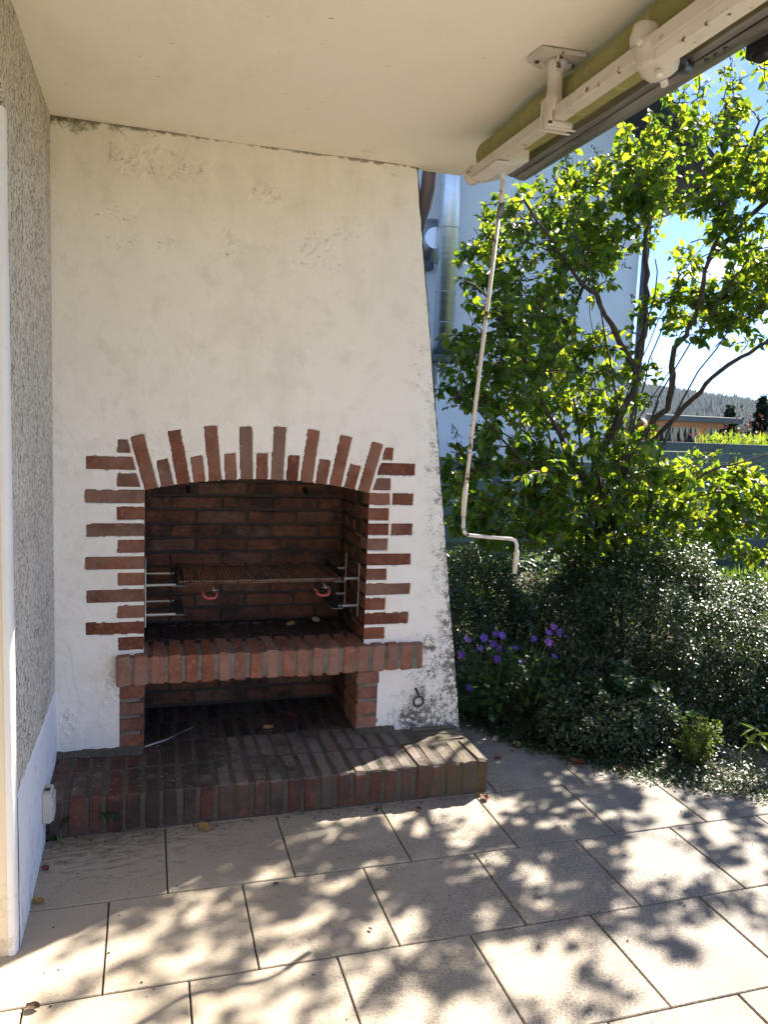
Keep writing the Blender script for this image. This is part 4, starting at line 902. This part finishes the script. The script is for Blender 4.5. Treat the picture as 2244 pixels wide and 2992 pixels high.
for q in range(len(kinds)):
    mk = mask & (kk == q); V, F = scatter(kinds[q], HEART_T[1], LP[mk], LR[mk], LS[mk]); Vs.append(V); Fs.append(F + o_); o_ += len(V)
tag(npmesh('crown', np.concatenate(Vs), np.concatenate(Fs), 'lilac', lil), kind='stuff')
lmes = []
for q in kinds: lme = bpy.data.meshes.new('leaf'); lme.from_pydata(q, [], HEART_T[1]); lme.materials.append(MT['lilac']); lmes.append(lme)
for i in near_i:
    o = bpy.data.objects.new('leaf', lmes[kk[i]]); COL.objects.link(o); o.parent = lil
    mtx = Matrix([list(LR[i][r_]) for r_ in range(3)]).to_4x4(); mtx = Matrix.Translation(Vector(LP[i]) - BASE['lilac_bush']) @ mtx @ Matrix.Scale(float(LS[i]), 4); o.matrix_local = mtx
# dry seed heads
sm = MB()
for t, d in seeds:
    for q in range(26):
        u = rnd.uniform(0, .13); w = (.13 - u) * .32; p = t + d * u + np.array([rnd.uniform(-w, w), rnd.uniform(-w, w), rnd.uniform(-w, w) + .02]); c = Vector(p); s_ = .0045
        sm.add([c + Vector((s_, 0, 0)), c + Vector((-s_ * .5, s_ * .8, 0)), c + Vector((-s_ * .5, -s_ * .8, 0)), c + Vector((0, 0, s_ * 1.9)), c - Vector((0, 0, s_ * 1.2))], [(0, 1, 3), (1, 2, 3), (2, 0, 3), (1, 0, 4), (2, 1, 4), (0, 2, 4)])
    sm.tube([t, t + d * .12 + np.array([0, 0, .02])], .0012, 3, cap=False)
tag(sm.build('seed_heads', 'seed', lil), kind='stuff')

# --- small-leaved evergreen mounds
def mound(name, label, c, r, h, n, size=(.014, .026), mat='coto', rgh=.5, lean=(0, 0), seed=1):
    g_ = np.random.default_rng(seed); t = thing(name, (c[0], c[1], 0), label, 'shrub', 'evergreen mounds in the garden bed')
    th = g_.uniform(0, 2 * np.pi, n); q = np.sqrt(g_.uniform(0, 1, n)); bx = np.cos(th) * q; by = np.sin(th) * q
    hz = np.sqrt(np.clip(1 - q ** 2.2, 0, 1))
    lump = vnoise(bx * 2.6 + 9, by * 2.6 + 3, seed) * .55 + vnoise(bx * 7 + 2, by * 7 + 5, seed + 1) * .4 + vnoise(bx * 17 + 2, by * 17 + 5, seed + 2) * .25
    dpt = g_.exponential(.13, n) - .05 * (g_.random(n) < .12) * g_.random(n) * 3
    k = (1 - rgh + rgh * 1.6 * lump) * np.clip(1 - dpt, .25, 1.2)
    pos = np.stack([c[0] + bx * r[0] * (.55 + .45 * k), c[1] + by * r[1] * (.55 + .45 * k), np.maximum(.004, h * hz * k)], -1)
    nrm = unit(np.stack([bx / r[0] * h, by / r[1] * h, np.maximum(hz, .15) + .7], -1) + g_.normal(0, .38, (n, 3)))
    d = unit(np.cross(nrm, g_.normal(size=(n, 3))) + nrm * .25)
    V, F = scatter(SMALL[0], SMALL[1], pos, frames(d, nrm + g_.normal(0, .35, (n, 3)), g_.normal(0, .3, n)), g_.uniform(*size, n)); tag(npmesh('foliage', V, F, mat, t), kind='stuff')
    m = MB()
    for i in range(int(16 * r[0] / .5)):
        a = g_.uniform(0, 2 * np.pi); e = g_.uniform(.5, 1.04); p1 = np.array([c[0] + math.cos(a) * r[0] * e, c[1] + math.sin(a) * r[1] * e, h * math.sqrt(max(0, 1 - min(e, 1) ** 2.2)) * 1.02 + .01]); p0 = np.array([c[0] + math.cos(a) * r[0] * .3 * e, c[1] + math.sin(a) * r[1] * .3 * e, .0])
        mid = (p0 + p1) / 2 + np.array([0, 0, h * .25]); m.tube([p0, mid, p1], [.003, .002, .0008], 4, cap=False)
    tag(m.build('stems', 'twig', t), kind='stuff')
    return t
mound('evergreen_shrub', 'broad dark mound of tiny glossy leaves in front of the lilac', (2.95, .72), (1.0, .98), .72, 105000, seed=3)
mound('evergreen_shrub', 'small glossy mound directly behind the violet flowers beside the wall', (1.83, 1.05), (.45, .55), .60, 32000, seed=5)
mound('evergreen_shrub', 'low spreading mound at the paving edge below the lobed sapling', (2.14, .06), (.42, .30), .25, 20000, seed=8)
mound('evergreen_shrub', 'glossy mound running out of the picture beyond the lime green herb', (3.15, -.12), (.55, .42), .30, 26000, seed=9)
# creeping growth and litter over the paving edge
n = 15000; t = rng.uniform(0, 1, n); ex = np.interp(t, [0, .2, .4, .6, .8, 1], [1.48, 1.62, 1.82, 2.02, 2.36, 2.75]); ey = np.interp(t, [0, .2, .4, .6, .8, 1], [.40, .09, -.17, -.38, -.62, -.80])
off = rng.gamma(2.2, .085, n) - .05; pos = np.stack([ex + off * .78 + rng.normal(0, .03, n), ey + off * .62 + rng.normal(0, .03, n), rng.exponential(.016, n) * np.clip(off * 8, .3, 2.2) + .003], -1)
d = unit(rng.normal(size=(n, 3)) * np.array([1, 1, .4])); V, F = scatter(SMALL[0], SMALL[1], pos, frames(d, np.tile(UPV, (n, 1)) + rng.normal(0, .4, (n, 3)), np.zeros(n)), rng.uniform(.010, .021, n))
cg = npmesh('creeping_growth', V, F, 'coto'); tag(cg, 'tiny dark leaves creeping over the edge of the paving', 'ground cover', kind='stuff')
# undergrowth below the lilac, its dark leaf colour standing in for shade
n = 9000; pos = np.stack([rng.uniform(1.35, 5.2, n), rng.uniform(1.3, 4.2, n), np.zeros(n)], -1); pos[:, 2] = rng.uniform(0, 1, n) ** 1.5 * (.12 + .22 * vnoise(pos[:, 0] * 2, pos[:, 1] * 2, 60))
d = unit(rng.normal(size=(n, 3))); V, F = scatter(OVAL[0], OVAL[1], pos, frames(d, np.tile(UPV, (n, 1)) + rng.normal(0, .5, (n, 3)), np.zeros(n)), rng.uniform(.025, .06, n))
ug = npmesh('undergrowth', V, F, 'coto'); tag(ug, 'dark leafy undergrowth between the lilac and the board fence', 'undergrowth', kind='stuff')
n = 7000; pos = np.stack([rng.uniform(3.6, 6.5, n), rng.uniform(.6, 3.6, n), np.full(n, -.02)], -1); d = unit(np.stack([rng.normal(0, .3, n), rng.normal(0, .3, n), np.ones(n)], -1))
BLADE = ([(-.04, 0, 0), (.04, 0, 0), (.03, .55, .03), (-.03, .55, .03), (0, 1, .16)], [(0, 1, 2), (0, 2, 3), (3, 2, 4)])
V, F = scatter(BLADE[0], BLADE[1], pos, frames(d, rng.normal(size=(n, 3)), rng.uniform(0, 6, n)), rng.uniform(.06, .14, n)); gs = npmesh('grass', V, F, 'grass'); tag(gs, 'bright grass beyond the shrubs at the picture edge', 'grass', kind='stuff')

# --- cranesbill with violet flowers
ge = thing('cranesbill', (1.72, .40, 0), 'cranesbill plant with violet flowers beside the fireplace wall', 'plant')
n = 1500; pos = np.stack([rng.normal(1.72, .19, n), rng.normal(.40, .12, n), np.zeros(n)], -1); pos[:, 2] = rng.uniform(.03, 1, n) ** .8 * (.33 - .5 * ((pos[:, 0] - 1.75) ** 2) - .6 * (pos[:, 1] - .4) ** 2); pos[:, 2] = np.maximum(pos[:, 2], .02); pos[:, 0] = np.maximum(pos[:, 0], 1.37)
d = unit(rng.normal(size=(n, 3)) * np.array([1, 1, .5])); V, F = scatter(LOBED[0], LOBED[1], pos, frames(d, np.tile(UPV, (n, 1)) + rng.normal(0, .4, (n, 3)), np.zeros(n)), rng.uniform(.018, .036, n)); tag(npmesh('foliage', V, F, 'gera', ge), kind='stuff')
flowers = [(1.484, .332, .416), (1.542, .303, .377), (1.586, .367, .408), (1.624, .314, .44), (1.646, .295, .439), (1.641, .368, .375), (1.728, .482, .312), (1.77, .456, .314), (1.805, .448, .321), (1.645, .329, .309), (1.728, .398, .272), (1.788, .341, .281), (1.836, .318, .405), (1.902, .303, .439), (1.943, .327, .46), (2.068, .484, .384), (2.093, .462, .367), (1.993, .457, .344), (1.999, .456, .318), (1.953, .323, .309), (1.517, .348, .166), (1.495, .418, .313)]
fv = [(0, 0, 0)]; ff = []
for p in range(5):
    a = p * 2 * math.pi / 5; o = len(fv)
    for da, r_, z in ((-.28, .55, .10), (-.5, 1.0, .22), (-.22, 1.16, .24), (.22, 1.16, .22), (.5, 1.0, .20), (.28, .55, .12)): fv.append((math.cos(a + da) * r_, math.sin(a + da) * r_, z))
    ff += [(0, o, o + 1), (0, o + 1, o + 2), (0, o + 2, o + 3), (0, o + 3, o + 4), (0, o + 4, o + 5)]
fme = bpy.data.meshes.new('flower'); fme.from_pydata(fv, [], ff); fme.materials.append(MT['petal'])
eme = MB().lathe([(0, .14), (.12, .10), (.3, .03)], (0, 0, .02), n=7); em = bpy.data.meshes.new('flower_eye'); em.from_pydata([tuple(q) for q in eme.v], [], eme.f); em.materials.append(MT['pistil'])
stk = MB()
for x, y, z in flowers:
    o = bpy.data.objects.new('flower', fme); COL.objects.link(o); attach(o, ge); o.location = (x, y, z); s_ = rnd.uniform(.0145, .0185); o.scale = (s_,) * 3
    o.rotation_euler = (rnd.uniform(.2, 1.3), rnd.uniform(-.6, .6), rnd.uniform(-.8, .8))
    e = bpy.data.objects.new('flower_eye', em); COL.objects.link(e); e.parent = o
    b = Vector((1.72 + (x - 1.72) * .6 + rnd.uniform(-.04, .04), .40, .05)); mid = (b + Vector((x, y, z))) / 2 + Vector((rnd.uniform(-.02, .02), 0, .03)); stk.tube([b, mid, (x, y, z)], [.002, .0016, .0012], 4, cap=False)
for i in range(60):
    x = rnd.gauss(1.74, .2); y = rnd.gauss(.36, .12); x = max(x, 1.40); z = rnd.uniform(.15, .42); stk.tube([(1.72 + (x - 1.72) * .5, .4, .02), (x - .02, y, z * .7), (x, y, z), (x + rnd.uniform(-.05, .05), y - .02, z + rnd.uniform(-.03, .04))], [.0016, .0013, .001, .0008], 3, cap=False)
tag(stk.build('stalks', 'stalk', ge), kind='stuff')

# --- small herbs and saplings
def herb(name, label, c, hgt, rad, n, leaf, size, mat, stemn=14, seed=1, up_=1.0):
    g_ = np.random.default_rng(seed); t = thing(name, (c[0], c[1], 0), label, 'plant'); m = MB(); LPs, LDs = [], []
    for i in range(stemn):
        a = g_.uniform(0, 6.28); r_ = rad * math.sqrt(g_.uniform(0, 1)); p0 = np.array([c[0] + math.cos(a) * r_ * .25, c[1] + math.sin(a) * r_ * .25, 0]); p1 = np.array([c[0] + math.cos(a) * r_, c[1] + math.sin(a) * r_, hgt * g_.uniform(.6, 1.0) * (1 - .35 * (r_ / rad) ** 2)]); mid = (p0 + p1) / 2 + np.array([0, 0, hgt * .12])
        m.tube([p0, mid, p1], [.003, .0022, .001], 4, cap=False)
        for q in range(max(1, n // stemn)):
            u = g_.uniform(.15, 1) if n > 40 else g_.uniform(.55, 1); p = (1 - u) ** 2 * p0 + 2 * u * (1 - u) * mid + u * u * p1; d = g_.normal(size=3) * np.array([1, 1, .5]) + np.array([0, 0, .25 * up_]); LPs.append(p); LDs.append(d / np.linalg.norm(d))
    LPs, LDs = np.array(LPs), np.array(LDs); k = len(LPs); rot = frames(LDs, np.tile(UPV, (k, 1)) + g_.normal(0, .35, (k, 3)), np.zeros(k)); sz = g_.uniform(*size, k)
    if k > 60: V, F = scatter(leaf[0], leaf[1], LPs, rot, sz); tag(npmesh('foliage', V, F, mat, t), kind='stuff')
    else:
        me = bpy.data.meshes.new('leaf'); me.from_pydata(leaf[0], [], leaf[1]); me.materials.append(MT[mat])
        for i in range(k):
            o = bpy.data.objects.new('leaf', me); COL.objects.link(o); o.parent = t; o.matrix_local = Matrix.Translation(Vector(LPs[i]) - Vector((c[0], c[1], 0))) @ Matrix([list(rot[i][r_]) for r_ in range(3)]).to_4x4() @ Matrix.Scale(float(sz[i]), 4)
    m.build('stems', 'stalk', t); return t
herb('lime_herb', 'bright lime green bushy herb at the edge of the paving', (2.33, -.30), .235, .125, 1500, OVAL, (.012, .022), 'lime', 40, 4)
herb('lance_sapling', 'young plant with drooping narrow yellow green leaves', (2.60, -.34), .21, .05, 12, LANCE, (.07, .11), 'lime', 4, 5, -.2)
herb('lobed_sapling', 'blue green sapling with lobed leaves above the low mound', (2.20, .02), .42, .12, 36, LOBED, (.05, .085), 'teal', 5, 6)
herb('broadleaf_weed', 'dark broad leaved weed behind the lime green herb', (2.44, -.13), .27, .08, 6, OVAL, (.09, .13), 'teal', 3, 7)
herb('pale_weed', 'pale weed growing between cranesbill and low mound', (1.83, .13), .25, .10, 24, OVAL, (.035, .06), 'lime', 6, 12)
herb('step_weed', 'green seedling at the foot of the step by the plinth', (-.262, -.385), .06, .05, 6, OVAL, (.045, .065), 'gera', 3, 8)
w2 = herb('step_rosette', 'tiny dark rosette growing out of the brick step front', (-.10, -.372), .03, .03, 9, LOBED, (.02, .03), 'teal', 3, 9)
w2.location.z = .055; BASE[w2.name] = Vector((-.10, -.372, .055))

# hedge, red-leaved shrub and young spruces beyond the slat fence
n = 9000; pos = np.stack([rng.uniform(7.45, 10.5, n), rng.uniform(5.0, 6.4, n), np.zeros(n)], -1); pos[:, 2] = .6 + rng.uniform(0, 1, n) * (.64 + .20 * vnoise(pos[:, 0] * 3, pos[:, 1] * 3, 70))
d = unit(rng.normal(size=(n, 3)) + np.array([0, 0, .8])); V, F = scatter(LANCE[0], LANCE[1], pos, frames(d, rng.normal(size=(n, 3)), np.zeros(n)), rng.uniform(.10, .17, n))
hd = thing('hedge', (8.2, 5.7, 0), 'bright green laurel hedge showing above the slat fence', 'hedge'); tag(npmesh('foliage', V, F, 'lime', hd), kind='stuff')
m = MB()
for i in range(10): x = 7.5 + i * .3; m.tube([(x, 5.7, -.03), (x + rnd.uniform(-.1, .1), 5.7 + rnd.uniform(-.2, .2), 1.3)], [.015, .006], 5)
m.build('stems', 'twig', hd)
n = 200; pos = np.array([10.1, 8.2, 1.40]) + rng.normal(size=(n, 3)) * np.array([.38, .25, .22]); rs = thing('red_shrub', (10.1, 8.2, 0), 'red leaved shrub under the roof edge of the garden shelter', 'shrub')
V, F = scatter(OVAL[0], OVAL[1], pos, frames(unit(rng.normal(size=(n, 3))), rng.normal(size=(n, 3)), np.zeros(n)), rng.uniform(.05, .09, n)); tag(npmesh('foliage', V, F, 'litter_red', rs), kind='stuff')
MB().tube([(10.1, 8.2, -.03), (10.05, 8.2, .8), (10.1, 8.2, 1.5)], [.03, .02, .008], 6).build('stem', 'twig', rs)
for (x, y, hh, lab) in ((21.5, 20.5, 2.9, 'young dark spruce beyond the hedge, nearer the picture edge'), (20.2, 20.6, 2.45, 'young dark spruce beyond the hedge, closer to the shelter roof')):
    sp = thing('spruce', (x, y, 0), lab, 'tree', 'young spruces beyond the hedge'); MB().tube([(x, y, -.03), (x, y, hh)], [.09, .01], 8).build('trunk', 'bark', sp)
    n = 5000; u = rng.uniform(0, 1, n) ** .6; zz = hh * (1 - u * .93); a = rng.uniform(0, 6.28, n); rr = u * hh * .24 * (.6 + .4 * np.sin(zz * 18)) * rng.uniform(.5, 1, n); pos = np.stack([x + np.cos(a) * rr, y + np.sin(a) * rr, zz], -1); d = np.stack([np.cos(a), np.sin(a), rng.normal(-.2, .3, n)], -1)
    V, F = scatter(SMALL[0], SMALL[1], pos, frames(unit(d), np.tile(UPV, (n, 1)) + rng.normal(0, .3, (n, 3)), np.zeros(n)), rng.uniform(.12, .24, n)); tag(npmesh('crown', V, F, 'needle', sp), kind='stuff')

# ------------------------------------------------------------------ litter
def fallen(loc, size, mat, label, curl=.25, rz=None):
    k = 7; vs_ = []; fs = []
    for i in range(k):
        u = i / (k - 1); w = .36 * math.sin(math.pi * min(1, u * .92 + .06)) ** .8
        for j in (-1, -.5, 0, .5, 1): vs_.append((j * w * size, (u - .5) * size, size * (curl * (j * j) * .5 + curl * .6 * (u - .5) ** 2 + .03 * rnd.uniform(-1, 1)) + .001))
    fs = [(i * 5 + j, i * 5 + j + 1, (i + 1) * 5 + j + 1, (i + 1) * 5 + j) for i in range(k - 1) for j in range(4)]
    zmin = min(q[2] for q in vs_); rz = rnd.uniform(0, 6.28) if rz is None else rz; c, s_ = math.cos(rz), math.sin(rz)
    m = MB().add([(x * c - y * s_, x * s_ + y * c, z - zmin + .0015) for x, y, z in vs_], fs)
    o = m.build('fallen_leaf', mat, None, True); o.location = loc; return tag(o, label, 'leaf', 'fallen leaves')
for a in (((1.27, -.408, .002), .042, 'litter_red', 'dark red fallen leaf on the tiles before the right step end', .3),
          ((1.262, -.372, .002), .028, 'litter_yel', 'orange fallen leaf tucked against the right corner of the step', .2),
          ((.99, -.431, .002), .026, 'litter_brn', 'dark brown fallen leaf on the tiles below the mossy bricks', .4),
          ((.831, -.403, .002), .024, 'litter_brn', 'small brown leaf lying along the foot of the step', .2),
          ((.206, -.400, .002), .05, 'litter_yel', 'pale yellow curled leaf at the foot of the step', .5),
          ((-.29, -.537, .002), .030, 'litter_red', 'round reddish leaf on the tiles beside the plinth', .4),
          ((-.29, -.712, .002), .036, 'litter_yel', 'crumpled yellow leaf on the tile joint by the plinth', .5),
          ((-.249, -1.146, .002), .034, 'litter_brn', 'brown leaf on the tile joint nearest the bottom edge', .4),
          ((1.80, -.20, .004), .06, 'litter_red', 'reddish leaf among the creeping growth on the paving edge', .3),
          ((1.96, -.30, .004), .055, 'litter_red', 'long reddish leaf where the creeping growth meets the tiles', .2),
          ((1.62, .02, .004), .05, 'litter_yel', 'orange leaf in the shade beside the cranesbill', .4),
          ((1.475, -.083, .002), .035, 'litter_red', 'brown red leaf on the tiles beside the right end of the step', .3),
          ((.397, -.778, .002), .018, 'litter_brn', 'tiny dark leaf scrap on the tiles, middle of the terrace', .3),
          ((.625, -1.054, .002), .014, 'litter_brn', 'tiny dark crumb of leaf on the second tile row', .3),
          ((.62, .30, .524), .05, 'litter_yel', 'dry yellow leaf on the sooty hearth floor', .5),
          ((.50, .10, .140), .045, 'litter_yel', 'dry leaf lying in the lower opening near its front', .4),
          ((.62, .22, .139), .05, 'litter_red', 'brown red leaf deep inside the lower opening', .3)):
    fallen(*a)
pb = MB().lathe([(-.012, .004), (-.009, .016), (0, .022), (.008, .017), (.012, .005)], (.745, .36, .535), (.2, .1, 1), 12).build('pebble', 'pebble', None, True); tag(pb, 'pale pebble at the back right corner of the hearth', 'stone')
sk = MB().tube([(.005, -.01, .152), (.09, .06, .146), (.20, .16, .150)], .003, 6).build('stick', 'zinc', None, True); tag(sk, 'thin grey stick lying in the lower opening', 'stick')
# crumbs of soil and bark on tiles, step and hearth
m = MB()
for i in range(420):
    if i < 230: x, y, z = rnd.uniform(-.3, 1.3), -.362 - abs(rnd.gauss(0, .035)), 0
    elif i < 330: x, y, z = rnd.uniform(-.3, 2.1), rnd.uniform(-1.4, -.4), 0
    else: x, y, z = rnd.uniform(-.28, 1.2), rnd.uniform(-.33, .3), .139
    s_ = rnd.uniform(.0015, .004); c = Vector((x, y, z + s_ * .5)); m.add([c + Vector((s_ * rnd.uniform(.6, 1.4), 0, 0)), c + Vector((-s_, s_ * .8, 0)), c + Vector((-s_ * .6, -s_, 0)), c + Vector((0, 0, s_ * .9))], [(0, 1, 3), (1, 2, 3), (2, 0, 3), (0, 2, 1)])
dbs = m.build('debris', 'litter_brn'); tag(dbs, 'crumbs of soil and bark on tiles and step', 'debris', kind='stuff')
m = MB()
for i in range(160):
    w = rnd.random()
    if w < .4: x, y, z = rnd.uniform(0, .86), rnd.uniform(-.04, .4), .5235
    else: x, y, z = rnd.uniform(-.3, .9), rnd.uniform(-.35, .1), .139
    s_ = rnd.uniform(.0008, .002); c = Vector((x, y, z + s_ * .6)); m.add([c + Vector((s_, 0, 0)), c + Vector((-s_, s_ * .8, 0)), c + Vector((-s_ * .6, -s_, 0)), c + Vector((0, 0, s_))], [(0, 1, 3), (1, 2, 3), (2, 0, 3), (0, 2, 1)])
fk = m.build('lime_flakes', 'bead'); tag(fk, 'white specks of flaked paint on hearth and step', 'flakes', kind='stuff')

# ------------------------------------------------------------------ the air over the valley
hz = MB().box((-3200, -3200, -3.5), (6200, 6200, 260)).build('haze', None); tag(hz, 'thin blue summer air over the valley', 'haze', kind='stuff')
hm = bpy.data.materials.new('haze_air'); hm.use_nodes = True; ht = hm.node_tree; ht.nodes.clear()
pv = ht.nodes.new('ShaderNodeVolumePrincipled'); pv.inputs['Density'].default_value = .00006; pv.inputs['Color'].default_value = (.62, .78, 1, 1); pv.inputs['Anisotropy'].default_value = .1
ho = ht.nodes.new('ShaderNodeOutputMaterial'); ht.links.new(pv.outputs[0], ho.inputs['Volume']); hz.data.materials.append(hm)
